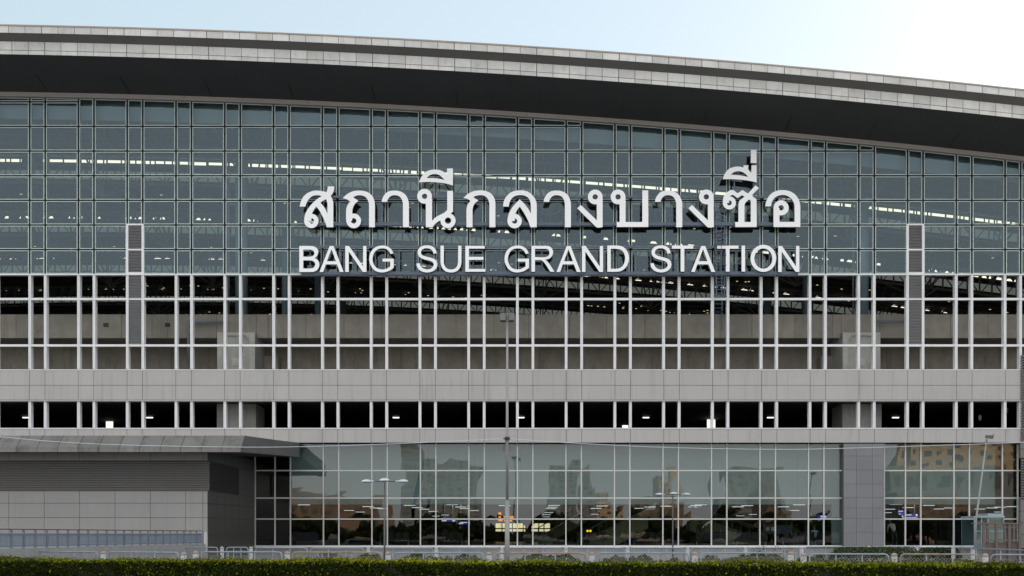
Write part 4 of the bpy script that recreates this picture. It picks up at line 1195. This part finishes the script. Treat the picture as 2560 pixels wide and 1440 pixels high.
# ------------------------------------------------------------------ ramp and its railing (left)
def ramp_pt(t): return Vector((-18.7+2.1*t, -34+21*t, 0))
dirv = (ramp_pt(1)-ramp_pt(0)).normalized(); nrm = Vector((dirv.y, -dirv.x, 0))
def along(mb, t0, t1, w, z0, z1, off=0.0, zz=None):
    a, b = ramp_pt(t0)+nrm*off, ramp_pt(t1)+nrm*off
    p = [a+nrm*w/2, b+nrm*w/2, b-nrm*w/2, a-nrm*w/2]
    z0b, z1b = zz if zz else (z0, z1)
    mb.hexa([(p[0].x,p[0].y,z0),(p[1].x,p[1].y,z0b),(p[2].x,p[2].y,z0b),(p[3].x,p[3].y,z0),(p[0].x,p[0].y,z1),(p[1].x,p[1].y,z1b),(p[2].x,p[2].y,z1b),(p[3].x,p[3].y,z1)])
mb = MB(); along(mb, -0.5, 1.0, 0.3, 0.0, 1.17); along(mb, -0.5, 1.0, 6.0, 0.0, 1.05, -3.2)
structure(mb.build('ramp', M['plinth']))
rr = root('ramp_railing', 'long blue grey picket railing with brown handrail along the ramp by the annex', 'railing', tuple(ramp_pt(0.5)))
mb = MB(); along(mb, -0.4, 0.99, 0.06, 1.86, 1.90, 0.0, (1.84, 1.88)); mb.build('handrail', M['brown'], rr)
mb = MB(); t = -0.4
while t < 0.99:
    along(mb, t, t+0.0022, 0.02, 1.24, 1.70, 0.0); t += 0.0052
along(mb, -0.4, 0.99, 0.05, 1.66, 1.72); along(mb, -0.4, 0.99, 0.05, 1.23, 1.27)
mb.build('pickets', M['blue'], rr)
for k in range(-8, 23):
    t = 0.04+0.0436*k
    mb = MB(); along(mb, t-0.002, t+0.002, 0.07, 1.171, 1.86); mb.build('post', M['pipe'], rr)
mb = MB(); mb.tube([(PX(513,YA-0.4),YA-0.4,0),(PX(513,YA-0.4),YA-0.4,PZ(1330,YA-0.4))], 0.13, 14)
tag(mb.build('end_post', M['clad']), 'short thick pale post at the annex corner where the ramp railing ends', 'post')

# ------------------------------------------------------------------ barriers and bollards
def make_bollard(name, r, h, cap):
    o = root(name, '', 'bollard')
    m1 = MB(); m1.lathe([(r*1.02,0),(r,0.1),(r,h-r*1.05)], (0,0,0), 16); m1.build('post', M['bollard'], o)
    m1 = MB(); m1.lathe([(r*1.03,h-r*1.05),(r*1.0,h-r*0.7),(r*0.85,h-r*0.32),(r*0.55,h-r*0.08),(r*0.1,h)], (0,0,0), 16); m1.build('cap', cap, o)
    return o
ZB = 1.06
def dist(py, z=ZB): return (EYE-z)*FPX/(py-VY)
ordn = ['first','second','third','fourth','fifth','sixth','seventh','eighth','ninth','tenth','eleventh','twelfth','thirteenth','fourteenth','fifteenth','sixteenth','seventeenth','eighteenth','nineteenth']
proto = make_bollard('bollard', 0.105, ZB, M['boll_cap'])
used = False
front_b = [(56.7,1376.5),(258.7,1377.7),(459.6,1380),(489.3,1377),(718,1378),(970,1379),(1223,1380),(1479.6,1380),(1737,1380),(1976.4,1379),(2009,1382.5),(2235.5,1382.5),(2463,1383.3)]
for k, (px, py) in enumerate(front_b):
    D = dist(py); loc = ((px-VX)*D/FPX, D-CAM_D, 0)
    lab = 'grey bollard with tan domed cap, %s from the left in the front barrier row' % ordn[k]
    if not used: proto.location = loc; proto['label'] = lab; proto['group'] = 'front row bollards'; used = True
    else: copy_thing(proto, loc, lab, 'front row bollards')
proto2 = make_bollard('bollard', 0.10, ZB, M['boll_cap_grey'])
rear_b = [(386,1365.5),(411,1366.5),(555,1366.5),(627.7,1366.5),(921,1368),(1091,1368),(1254.5,1368),(1414.6,1368),(1569,1368),(1719,1367.5),(1864,1367.5),(2004,1366.5),(2171.6,1364.5),(2293.6,1363.5),(2383,1366),(2432,1369)]
used = False
for k, (px, py) in enumerate(rear_b):
    D = dist(py); loc = ((px-VX)*D/FPX, D-CAM_D, 0)
    lab = 'small grey capped bollard, %s from the left in the rear barrier row' % ordn[k]
    if not used: proto2.location = loc; proto2['label'] = lab; proto2['group'] = 'rear row bollards'; used = True
    else: copy_thing(proto2, loc, lab, 'rear row bollards')

def barrier(px0, py0, px1, py1, label, group, rusty=False, nv=2, r=0.03, mesh=True):
    D0, D1 = dist(py0), dist(py1)
    a = Vector(((px0-VX)*D0/FPX, D0-CAM_D, 0)); b = Vector(((px1-VX)*D1/FPX, D1-CAM_D, 0))
    o = root('barrier', label, 'barrier', tuple((a+b)/2), group)
    u = (b-a).normalized(); c = 0.14; zt = ZB-r
    m1 = MB(); pts = [a+Vector((0,0,0.0))]
    def P(s, z): q = a+u*s; return (q.x, q.y, z)
    L = (b-a).length
    pts = [P(0,0), P(0,zt-c), P(0.02,zt-c*0.5), P(0.06,zt-c*0.15), P(c,zt), P(L-c,zt), P(L-0.06,zt-c*0.15), P(L-0.02,zt-c*0.5), P(L,zt-c), P(L,0)]
    m1.tube(pts, r, 8); m1.build('frame', M['fence_rust'] if rusty else M['fence'], o)
    m1 = MB()
    for k in range(nv):
        s = L*(k+1)/(nv+1); m1.tube([P(s,0.0),P(s,zt-r)], r*0.75, 8)
    m1.tube([P(0.02,0.25),P(L-0.02,0.25)], r*0.6, 6)
    m1.build('upright', M['fence'], o)
    if mesh:
        m1 = MB(); h = zt-0.12-0.25; st = 0.11; s = -h
        while s < L:
            for q in (1, -1):
                s0, z0, s1, z1 = (s, 0.25, s+h, 0.25+h) if q == 1 else (s, 0.25+h, s+h, 0.25)
                if s0 < 0.03: f = (0.03-s0)/h; z0 = z0+(z1-z0)*f; s0 = 0.03
                if s1 > L-0.03: f = (L-0.03-s0)/(s1-s0) if s1 > s0 else 0; z1 = z0+(z1-z0)*f; s1 = L-0.03
                if s1-s0 > 0.05: m1.bar(P(s0,z0), P(s1,z1), 0.007)
            s += st
        m1.build('chain_link', M['wire'], o)
    return o
front_p = [(-160,1376.5,44,1376.8,0),(70,1377,244,1377.6,0),(271.6,1378,447,1379.3,0),(504,1377.8,704.5,1378.3,0),(731.7,1378.6,955,1379.3,1),(984.6,1379.8,1209,1380.5,0),(1237,1380.8,1464.5,1381,1),(1493.7,1380.6,1722,1381,0),(1751.8,1380.8,1961.5,1380,0),(2024,1382.8,2221.7,1383.2,0),(2251,1383,2448,1383.8,1),(2478,1384,2700,1386,0)]
for k, (a, ya, b, yb, ru) in enumerate(front_p):
    barrier(a, ya, b, yb, '%s pipe barrier with rounded corners, %s from the left in the front row' % ('rusty-topped' if ru else 'blue grey', ordn[k]), 'front row barriers', bool(ru))
rear_p = [(92,1372.5,244,1372.5),(264.7,1366,376.4,1366),(422,1367,544,1367),(566,1367,620.5,1367),(639,1368,768.6,1368.5),(777,1368.7,910,1369),(932,1369,1081,1369),(1100,1369,1246,1369),(1262,1368.7,1404,1368.7),(1423,1368.5,1560,1368.5),(1576.7,1368.5,1710,1368.5),(1727,1368,1855,1368),(1872,1368,1997,1367.8),(2012,1366.5,2164,1365),(2179,1365,2288,1364.5),(2388,1367.5,2570,1374)]
for k, (a, ya, b, yb) in enumerate(rear_p):
    barrier(a, ya, b, yb, 'small pale pipe barrier, %s from the left in the rear row along the plinth' % ordn[k], 'rear row barriers', False, 2, 0.03, b < 2300)

# ------------------------------------------------------------------ lamp posts and wires
DPOLE = 42.0; YP = DPOLE-CAM_D
def pxD(px, D): return (px-VX)*D/FPX
def pzD(py, D): return EYE+(VY-py)*D/FPX
xp = pxD(1268, DPOLE)
lp = root('lamp_post', 'tall grey lamp post with twin box floodlights standing before the middle of the facade', 'lamp post', (xp, YP, 0))
m1 = MB(); m1.tube([(xp,YP,0),(xp,YP,pzD(1252,DPOLE))], 0.078, 16); m1.tube([(xp,YP,pzD(1252,DPOLE)),(xp,YP,pzD(1249,DPOLE))], [0.078,0.045], 16)
m1.tube([(xp,YP,pzD(1250,DPOLE)),(xp,YP,pzD(1100,DPOLE)),(xp,YP,pzD(783,DPOLE))], [0.05,0.044,0.037], 14); m1.build('pole', M['pole'], lp)
for q in (-1, 1):
    m1 = MB(); x0, x1 = sorted((xp+q*0.045, xp+q*0.235)); z0, z1 = pzD(801.5,DPOLE), pzD(782,DPOLE)
    m1.hexa([(x0,YP-0.10,z0),(x1,YP-0.10,z0),(x1,YP+0.2,z0),(x0,YP+0.2,z0),(x0,YP-0.16,z1-0.03),(x1,YP-0.16,z1-0.03),(x1,YP+0.2,z1),(x0,YP+0.2,z1)])
    h = m1.build('floodlight', M['pole'], lp)
    m1 = MB(); m1.box(x0+0.02, x1-0.02, YP-0.07, YP+0.17, z0-0.025, z0-0.002); m1.build('lens', M['black'], h)
m1 = MB(); z = pzD(1097, DPOLE); m1.box(xp-0.08, xp+0.08, YP-0.10, YP+0.06, z-0.05, z+0.06); m1.box(xp-0.13, xp+0.10, YP-0.12, YP-0.09, z-0.015, z+0.015)
for q in (-0.12, -0.08, 0.09): m1.tube([(xp+q*0.4,YP-0.1,z-0.05),(xp+q,YP-0.1,z-0.25),(xp+q*1.1,YP-0.1,z-0.42)], 0.006, 5)
m1.build('cable_clamp', M['black'], lp)
def cable(label, pts):
    w = MB(); P = []
    for i in range(len(pts)-1):
        p0, p1, p2, p3 = pts[max(i-1,0)], pts[i], pts[i+1], pts[min(i+2,len(pts)-1)]
        for k in range(6):
            u = k/6
            f = lambda a, b, c, d2: 0.5*((2*b)+(-a+c)*u+(2*a-5*b+4*c-d2)*u*u+(-a+3*b-3*c+d2)*u**3)
            P.append((f(p0[0],p1[0],p2[0],p3[0]), f(p0[1],p1[1],p2[1],p3[1])))
    P.append(pts[-1])
    w.tube([(pxD(x,DPOLE), YP-0.1, pzD(y,DPOLE)) for x, y in P], 0.011, 6)
    tag(w.build('cable', M['lamp_head']), label, 'cable', 'overhead cables')
cable('thin pale cable sagging from the tall lamp post to the left past the canopy', [(-400,1040),(-200,1071),(0,1092),(140,1104.5),(316,1113),(620,1118.5),(845,1115),(1080,1106),(1265,1097)])
cable('thin pale cable sagging from the tall lamp post to the right past the clad pier', [(1271,1097),(1413,1107),(1660,1119),(1940,1124),(2120,1121),(2360,1113.5),(2560,1106),(2800,1090)])

def triple(px, D, label):
    x, Y = pxD(px, D), D-CAM_D; H = 4.07
    o = root('street_lamp', label, 'street lamp', (x, Y, 0), 'triple-headed street lamps')
    m1 = MB(); m1.tube([(x,Y,0),(x,Y,1.2),(x,Y,H-0.05)], [0.055,0.045,0.033], 12); m1.build('pole', M['pole_dk'], o)
    m1 = MB(); m1.tube([(x-0.62,Y,H),(x,Y,H+0.03),(x+0.62,Y,H)], 0.022, 8); m1.tube([(x,Y-0.25,H),(x,Y+0.3,H)], 0.02, 8); m1.build('arm', M['pole_dk'], o)
    for (dx, dy) in ((-0.82,0),(0.02,-0.28),(0.84,0)):
        m1 = MB(); m1.lathe([(0.20,-0.045),(0.235,-0.02),(0.23,0.02),(0.17,0.06),(0.07,0.085),(0.01,0.09)], (x+dx,Y+dy,H+(0.06 if dy else 0.02)), 18, 1, 1.0, 0.62); h = m1.build('lamp_head', M['lamp_head'], o)
        m1 = MB(); m1.lathe([(0.15,-0.06),(0.19,-0.047)], (x+dx,Y+dy,H+(0.06 if dy else 0.02)), 18, 1, 1.0, 0.62); m1.build('lens', M['pole_dk'], h)
        if not dy:
            m1 = MB(); q = 1 if dx > 0 else -1; m1.tube([(x+dx-q*0.34,Y,H+0.015),(x+dx-q*0.2,Y,H+0.02)], 0.036, 8); m1.build('sleeve', M['lamp_head'], h)
    return o
triple(961.5, 58, 'triple-headed street lamp with flat oval heads, the nearer and taller in view')
triple(1682, 77, 'triple-headed street lamp with flat oval heads, farther off and lower in view')
D = 62; Y = D-CAM_D
o = root('lamp_post', 'leaning grey lamp post with one box head in front of the right shopfront', 'lamp post', (pxD(2439,D), Y, 0))
m1 = MB(); m1.tube([(pxD(2437,D),Y,0),(pxD(2440,D),Y,pzD(1300,D)),(pxD(2466.5,D),Y,pzD(1098,D))], [0.055,0.052,0.036], 12); m1.build('pole', M['pole'], o)
m1 = MB(); xa, xb, z0, z1 = pxD(2461,D), pxD(2485,D), pzD(1097,D), pzD(1086.5,D)
m1.hexa([(xa,Y-0.10,z0+0.02),(pxD(2474,D),Y-0.3,z0-0.03),(xb,Y+0.05,z0+0.03),(pxD(2470,D),Y+0.25,z0+0.08),(xa,Y-0.10,z1-0.05),(pxD(2474,D),Y-0.3,z1-0.08),(xb,Y+0.05,z1-0.04),(pxD(2470,D),Y+0.25,z1)])
m1.box(xb-0.03, xb, Y+0.02, Y+0.05, z1-0.06, z1+0.04)
m1.build('lamp_head', M['pole_dk'], o)

# ------------------------------------------------------------------ glass booth and timber pergola (right)
YK = -3.0
bo = root('glass_booth', 'pale blue glass booth standing by the right shopfront behind the timber pergola', 'booth', (PX(2470,YK), YK, 0))
m1 = MB(); x0, x1, z0, z1 = PX(2436,YK), PX(2509,YK), 0.9, PZ(1294,YK)
for (a,b,c,d2) in ((x0,x1,YK,YK),(x1,x1,YK,YK+2.2),(x0,x0,YK,YK+2.2)):
    m1.quad((a,c,z0),(b,d2,z0),(b,d2,z1),(a,c,z1))
m1.build('glass', M['glass_kiosk'], bo)
m1 = MB(); m1.box(x0-0.05, x1+0.05, YK-0.05, YK+2.25, z1, z1+0.1); m1.box(PX(2472,YK), PX(2512,YK), YK+0.2, YK+2, z1+0.11, z1+0.25)
m1.build('roof', mat('pale_aqua_roof', (0.27,0.34,0.37), 0.4), bo)
m1 = MB()
for x in (x0, PX(2454,YK), PX(2470,YK), x1): m1.box(x-0.025, x+0.025, YK-0.03, YK+0.03, z0, z1)
m1.box(x0, x1, YK+2.2, YK+2.25, z0, z1); m1.box(x0, x1, YK-0.025, YK+0.025, z0+0.95, z0+0.99)
m1.build('frame', mat('pale_aqua_frame', (0.24,0.32,0.35), 0.4), bo)
YW = -8
pe = root('pergola', 'dark weathered timber pergola with square posts beside the glass booth', 'pergola', (PX(2510,YW), YW, 0))
m1 = MB(); m1.box(PX(2455,YW), PX(2553,YW), YW-0.1, YW+0.1, PZ(1310,YW), PZ(1307,YW)); m1.box(PX(2455,YW), PX(2553,YW), YW+1.5, YW+1.7, PZ(1310,YW), PZ(1306,YW)); m1.build('top_beam', M['wood'], pe)
for px in (2459, 2491, 2523, 2549):
    m1 = MB(); m1.box(PX(px,YW)-0.07, PX(px,YW)+0.07, YW-0.07, YW+0.07, 0.0, PZ(1310,YW)); m1.build('post', M['wood'], pe)
for px in (2469, 2512, 2535):
    m1 = MB(); m1.box(PX(px,YW+1.6)-0.06, PX(px,YW+1.6)+0.06, YW+1.54, YW+1.66, 0.0, PZ(1310,YW)); m1.build('post', M['wood'], pe)
m1 = MB(); m1.box(PX(2461,YW), PX(2547,YW), YW-0.04, YW+0.04, PZ(1353,YW), PZ(1348.5,YW)); m1.box(PX(2461,YW), PX(2547,YW), YW-0.03, YW+0.03, PZ(1320,YW), PZ(1316.5,YW)); m1.build('rail', M['wood'], pe)
m1 = MB(); m1.box(PX(2463,YW), PX(2490,YW), YW+0.1, YW+0.5, 0, PZ(1357,YW)); m1.box(PX(2494,YW), PX(2520,YW), YW+0.1, YW+0.5, 0, PZ(1356,YW)); m1.box(PX(2526,YW), PX(2548,YW), YW+0.1, YW+0.5, 0, PZ(1356,YW)); m1.build('planter', M['wood'], pe)

# ------------------------------------------------------------------ greenery
def leaf_mesh(name, pts, nrm, size, cols, parent=None, core=None):
    """many small bent leaves, one mesh; pts (n,3), nrm (n,3)"""
    n = len(pts)
    if parent: pts = pts - np.array(parent_loc(parent))[None]
    a = rng.normal(size=(n,3)); nr = nrm + 0.75*rng.normal(size=(n,3)); nr /= np.linalg.norm(nr, axis=1)[:,None]
    u = np.cross(nr, a); u /= np.linalg.norm(u, axis=1)[:,None]; v = np.cross(nr, u)
    s = size*rng.uniform(0.6, 1.35, size=(n,1))
    q = np.empty((n,4,3)); q[:,0] = pts-u*s; q[:,1] = pts+v*s*0.5+nr*s*0.12; q[:,2] = pts+u*s; q[:,3] = pts-v*s*0.5+nr*s*0.12
    me = bpy.data.meshes.new(name)
    me.vertices.add(n*4); me.vertices.foreach_set("co", q.reshape(-1))
    me.loops.add(n*4); me.loops.foreach_set("vertex_index", np.arange(n*4, dtype=np.int32))
    me.polygons.add(n); me.polygons.foreach_set("loop_start", np.arange(0, n*4, 4, dtype=np.int32)); me.polygons.foreach_set("loop_total", np.full(n, 4, dtype=np.int32))
    ca = me.attributes.new("leafcol", 'FLOAT_COLOR', 'FACE')
    c4 = np.ones((n,4)); c4[:,:3] = cols; ca.data.foreach_set("color", c4.reshape(-1))
    me.materials.append(M['leaf']); me.update(calc_edges=True); me.validate()
    o = bpy.data.objects.new(name, me); COL.objects.link(o)
    if parent: o.parent = parent
    return o
def noise1(x, seed):
    r = np.random.default_rng(seed); ph = r.uniform(0, 6.28, 7); fr = np.array([0.3,0.7,1.3,2.1,3.7,6.1,9.7]); am = np.array([1,0.8,0.7,0.6,0.5,0.35,0.25])
    return sum(a*np.sin(f*x+p) for a, f, p in zip(am, fr, ph))/2.2

# clipped hedge in the foreground: the line runs a little nearer on the right
def hedge_line(s):                      # s 0..1 from left to right; returns x, y of the front top edge
    xl, yl = pxD(-140, 37.0), 37.0-CAM_D-0.6
    xr, yr = pxD(2700, 29.6), 29.6-CAM_D-0.6
    return xl+(xr-xl)*s, yl+(yr-yl)*s
hx0, hy0 = hedge_line(0); hx1, hy1 = hedge_line(1)
hd = np.array([hx1-hx0, hy1-hy0]); hl = np.linalg.norm(hd); hd /= hl; hn = np.array([hd[1], -hd[0]])   # hn points to the camera
hedge = root('hedge', 'long clipped dark green hedge with yellow green tips across the whole foreground', 'hedge', ((hx0+hx1)/2, (hy0+hy1)/2, 0))
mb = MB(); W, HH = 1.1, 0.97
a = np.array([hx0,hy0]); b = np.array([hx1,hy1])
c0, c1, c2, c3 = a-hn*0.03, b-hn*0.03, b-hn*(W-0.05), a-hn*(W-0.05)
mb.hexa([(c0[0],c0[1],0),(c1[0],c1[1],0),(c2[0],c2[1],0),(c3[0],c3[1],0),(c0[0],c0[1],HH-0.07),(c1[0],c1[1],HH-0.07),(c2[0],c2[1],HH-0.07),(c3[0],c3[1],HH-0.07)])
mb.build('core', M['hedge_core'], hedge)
n1 = 62000
s = rng.uniform(0, hl, n1); z = HH*np.sqrt(rng.uniform(0.12, 1, n1)); dep = rng.normal(0, 0.035, n1)+0.05*noise1(s*2.2+z*4, 3)
P = np.stack([hx0+hd[0]*s+hn[0]*dep, hy0+hd[1]*s+hn[1]*dep, z], 1); N = np.tile(np.array([hn[0], hn[1], 0.35]), (n1,1))
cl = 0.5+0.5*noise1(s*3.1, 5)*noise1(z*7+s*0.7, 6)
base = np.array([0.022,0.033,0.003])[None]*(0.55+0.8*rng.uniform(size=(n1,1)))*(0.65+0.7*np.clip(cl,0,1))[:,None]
yellow_tip = (rng.uniform(size=n1) < 0.03+0.09*np.clip(noise1(s*1.1,9),0,1)+0.5*np.clip((z-0.88)/0.09,0,1))
base[yellow_tip] = np.array([0.20,0.23,0.010])*rng.uniform(0.6,1.2,size=(yellow_tip.sum(),1))
n2 = 52000
s2 = rng.uniform(0, hl, n2); t2 = rng.uniform(-0.04, W, n2)
h2 = HH+0.045*noise1(s2*1.7,12)+rng.exponential(0.022, n2)-0.03
P2 = np.stack([hx0+hd[0]*s2-hn[0]*t2, hy0+hd[1]*s2-hn[1]*t2, h2], 1); N2 = np.tile(np.array([0,0,1.0]), (n2,1))
c2 = np.array([0.33,0.34,0.018])[None]*(0.45+0.75*rng.uniform(size=(n2,1)))*(0.75+0.35*noise1(s2*0.9,15))[:,None]  # top leaves much paler and yellower than those on the front
dark_leaf = rng.uniform(size=n2) < 0.3
c2[dark_leaf] = np.array([0.06,0.085,0.015])*rng.uniform(0.6,1.2,size=(dark_leaf.sum(),1))
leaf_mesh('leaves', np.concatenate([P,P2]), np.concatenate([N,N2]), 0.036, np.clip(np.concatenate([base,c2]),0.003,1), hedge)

def shrub(name, label, px0, px1, D, ztop, depth=0.9, n=2600, col=(0.055,0.075,0.022), size=0.045, boxy=False, cat='shrub'):
    x0, x1, Y = pxD(px0,D), pxD(px1,D), D-CAM_D
    o = root(name, label, cat, ((x0+x1)/2, Y, 0))
    w = x1-x0
    u = rng.uniform(size=n); x = x0+u*w
    if boxy: prof = ztop*np.minimum(1, np.minimum(u, 1-u)*9)**0.35
    else: prof = ztop*(0.80+0.20*noise1(x*2.6, abs(int(px0))+3))*np.minimum(1, np.minimum(u,1-u)*7)**0.5
    z = prof*np.sqrt(rng.uniform(0.05, 1, n)); y = Y+depth*rng.uniform(-0.5,0.5,n)
    P = np.stack([x,y,z],1); N = np.tile(np.array([0,-0.6,0.7]),(n,1))
    c = np.array(col)[None]*(0.45+1.1*rng.uniform(size=(n,1))**1.5)
    leaf_mesh('leaves', P, N, size, c, o)
    m1 = MB()
    for k in range(max(3, int(w*2))):
        xx = x0+w*(k+0.5)/max(3, int(w*2)); m1.tube([(xx,Y,0),(xx+random.uniform(-.1,.1),Y+random.uniform(-.1,.1),ztop*0.7)], 0.012, 5)
    m1.build('stems', M['stem'], o)
DS = 57
for (a, b, zt, lab) in ((-40,46,1.02,'leafy shrub at the left end behind the first front barrier'),(88,255,0.86,'low straggly shrub behind the second front barrier'),(268,400,0.78,'low pale shrub in front of the ramp kerb'),
        (575,620,0.80,'small round shrub between two rear bollards under the annex'),(888,962,0.86,'dense shrub just left of the nearer triple-headed lamp'),(984,1236,0.86,'long shrub row left of the tall lamp post'),
        (1286,1470,0.84,'long shrub row just right of the tall lamp post'),(1488,1722,0.86,'long shrub row under the farther triple-headed lamp'),(1735,1975,0.90,'bushy shrub row with tall sprigs below the black seats'),(1980,2070,0.95,'shrub with upright sprig beside the paired bollards')):
    shrub('shrub', lab, a, b, DS, zt, 1.2, int(900+14*(b-a)))
shrub('clipped_hedge', 'low clipped green hedge below the clad pier', 2072, 2300, 66, 1.02, 1.6, 6500, (0.045,0.065,0.02), 0.045, True, 'hedge')
shrub('clipped_hedge', 'darker low clipped hedge below the right shopfront', 2296, 2400, 69, 0.98, 1.4, 3200, (0.026,0.04,0.014), 0.045, True, 'hedge')
shrub('shrub', 'dark shrub mass behind the barriers at the right', 2040, 2470, 54, 0.74, 1.0, 8000, (0.028,0.04,0.014))
shrub('creeper', 'sparse creeper trailing over the plinth below the black seats', 1876, 2000, 63, 1.08, 0.3, 260, (0.14,0.12,0.03), 0.05, True, 'plant')
D = 62; m1 = MB(); m1.box(pxD(798,D), pxD(822,D), D-CAM_D, D-CAM_D+0.4, 0, pzD(1383,D)); m1.box(pxD(823,D), pxD(841,D), D-CAM_D+0.05, D-CAM_D+0.45, 0, pzD(1383.5,D)); m1.box(pxD(800,D), pxD(839,D), D-CAM_D-0.02, D-CAM_D+0.3, 0.72, 0.75)
tag(m1.build('utility_box', M['black']), 'black utility box against the plinth right of the annex', 'box')

# ------------------------------------------------------------------ the street behind the camera, seen mirrored in the ground-floor glass
def block(name, label, x0, x1, Y, h, material, floors, cols, depth=14, mirror_y=None, roof_step=0):
    o = root(name, label, 'building', ((x0+x1)/2, Y, 0))
    mb = MB(); mb.box(x0, x1, Y-depth, Y, 0, h)
    if roof_step: mb.box(x0+(x1-x0)*0.3, x1-(x1-x0)*0.3, Y-depth*0.7, Y-depth*0.2, h+0.001, h+roof_step)
    mb.build('wall', material, o)
    mb = MB(); fh = h/floors; cw = (x1-x0)/cols
    for f in range(floors):
        for c in range(cols):
            if (c*7+f*3) % 11 == 0: continue
            xa = x0+cw*(c+0.25); z = fh*(f+0.35)
            mb.box(xa, xa+cw*0.45, Y+0.01, Y+0.12, z, z+fh*0.42)
    mb.build('windows', M['block_win'], o)
    return o
def mx(px, y): return (px-VX)/FPX*(CAM_D*1.0 + abs(y))        # x of a thing at depth -y whose mirror image stands at px
def mz(py, y): return EYE+(VY-py)/FPX*(CAM_D+abs(y))
Y = -230
block('apartment_block', 'tall beige apartment block mirrored in the right-hand shopfront', mx(2268,Y), mx(2760,Y), Y, mz(1085,Y), M['block_beige'], 10, 15, 16)
Y = -300
block('tower_block', 'slender sunlit tower mirrored beside the farther triple-headed lamp', mx(1640,Y), mx(1702,Y), Y, mz(1195,Y), M['block_beige'], 9, 4, 14, None, 6)
block('tower_block', 'pale mid-rise mirrored right of the middle shopfront', mx(1488,Y), mx(1528,Y), Y, mz(1225,Y), M['block_beige'], 8, 3, 14)
Y = -260
block('low_building', 'broad low brick-coloured building mirrored in the left shopfronts', mx(690,Y), mx(960,Y), Y, mz(1238,Y), M['block_warm'], 4, 14, 16)
block('low_building', 'low brick-coloured building mirrored below the sunlit tower', mx(1560,Y), mx(1720,Y), Y, mz(1262,Y), M['block_warm'], 3, 9, 16)
block('low_building', 'tan building mirrored above the navy partition', mx(1905,Y), mx(1950,Y), Y, mz(1222,Y), M['block_warm'], 5, 4, 16)
block('low_building', 'low tan terrace mirrored below the apartment block', mx(2255,Y+95), mx(2430,Y+95), Y+95, mz(1248,Y+95), M['block_warm'], 3, 10, 12)
Y = -185
block('low_building', 'grey shaded shed mirrored in front of the apartment block', mx(2225,Y), mx(2760,Y), Y, mz(1170,Y), M['block_grey'], 2, 9, 14)
Y = -420
for (a, b, yt, lab) in ((1004,1040,1115,'grey high-rise mirrored left of the tall lamp post'),(1050,1200,1150,'wide grey high-rise mirrored left of the tall lamp post'),(1375,1480,1165,'grey high-rise mirrored right of the tall lamp post'),(1800,1960,1170,'grey gabled hall mirrored above the black seats')):
    block('high_rise', lab, mx(a,Y), mx(b,Y), Y, mz(yt,Y), M['block_grey'], 16, 6, 20)
# trees along the far kerb
nT = 30000
xs = rng.uniform(-70, 80, nT); hgt = 4.2+1.6*noise1(xs*0.28, 41)+0.8*noise1(xs*1.3, 42)
zz = hgt*rng.uniform(0.12, 1, nT)**0.7; yy = -150+rng.normal(0, 2.0, nT)
c = np.array([0.04,0.055,0.02])[None]*(0.5+rng.uniform(size=(nT,1)))
o = leaf_mesh('treeline', np.stack([xs,yy,zz],1), np.tile(np.array([0,0.5,0.6]),(nT,1)), 0.42, c)
o["kind"] = "stuff"; o["label"] = "dark band of street trees mirrored in the ground-floor glass"; o["category"] = "trees"
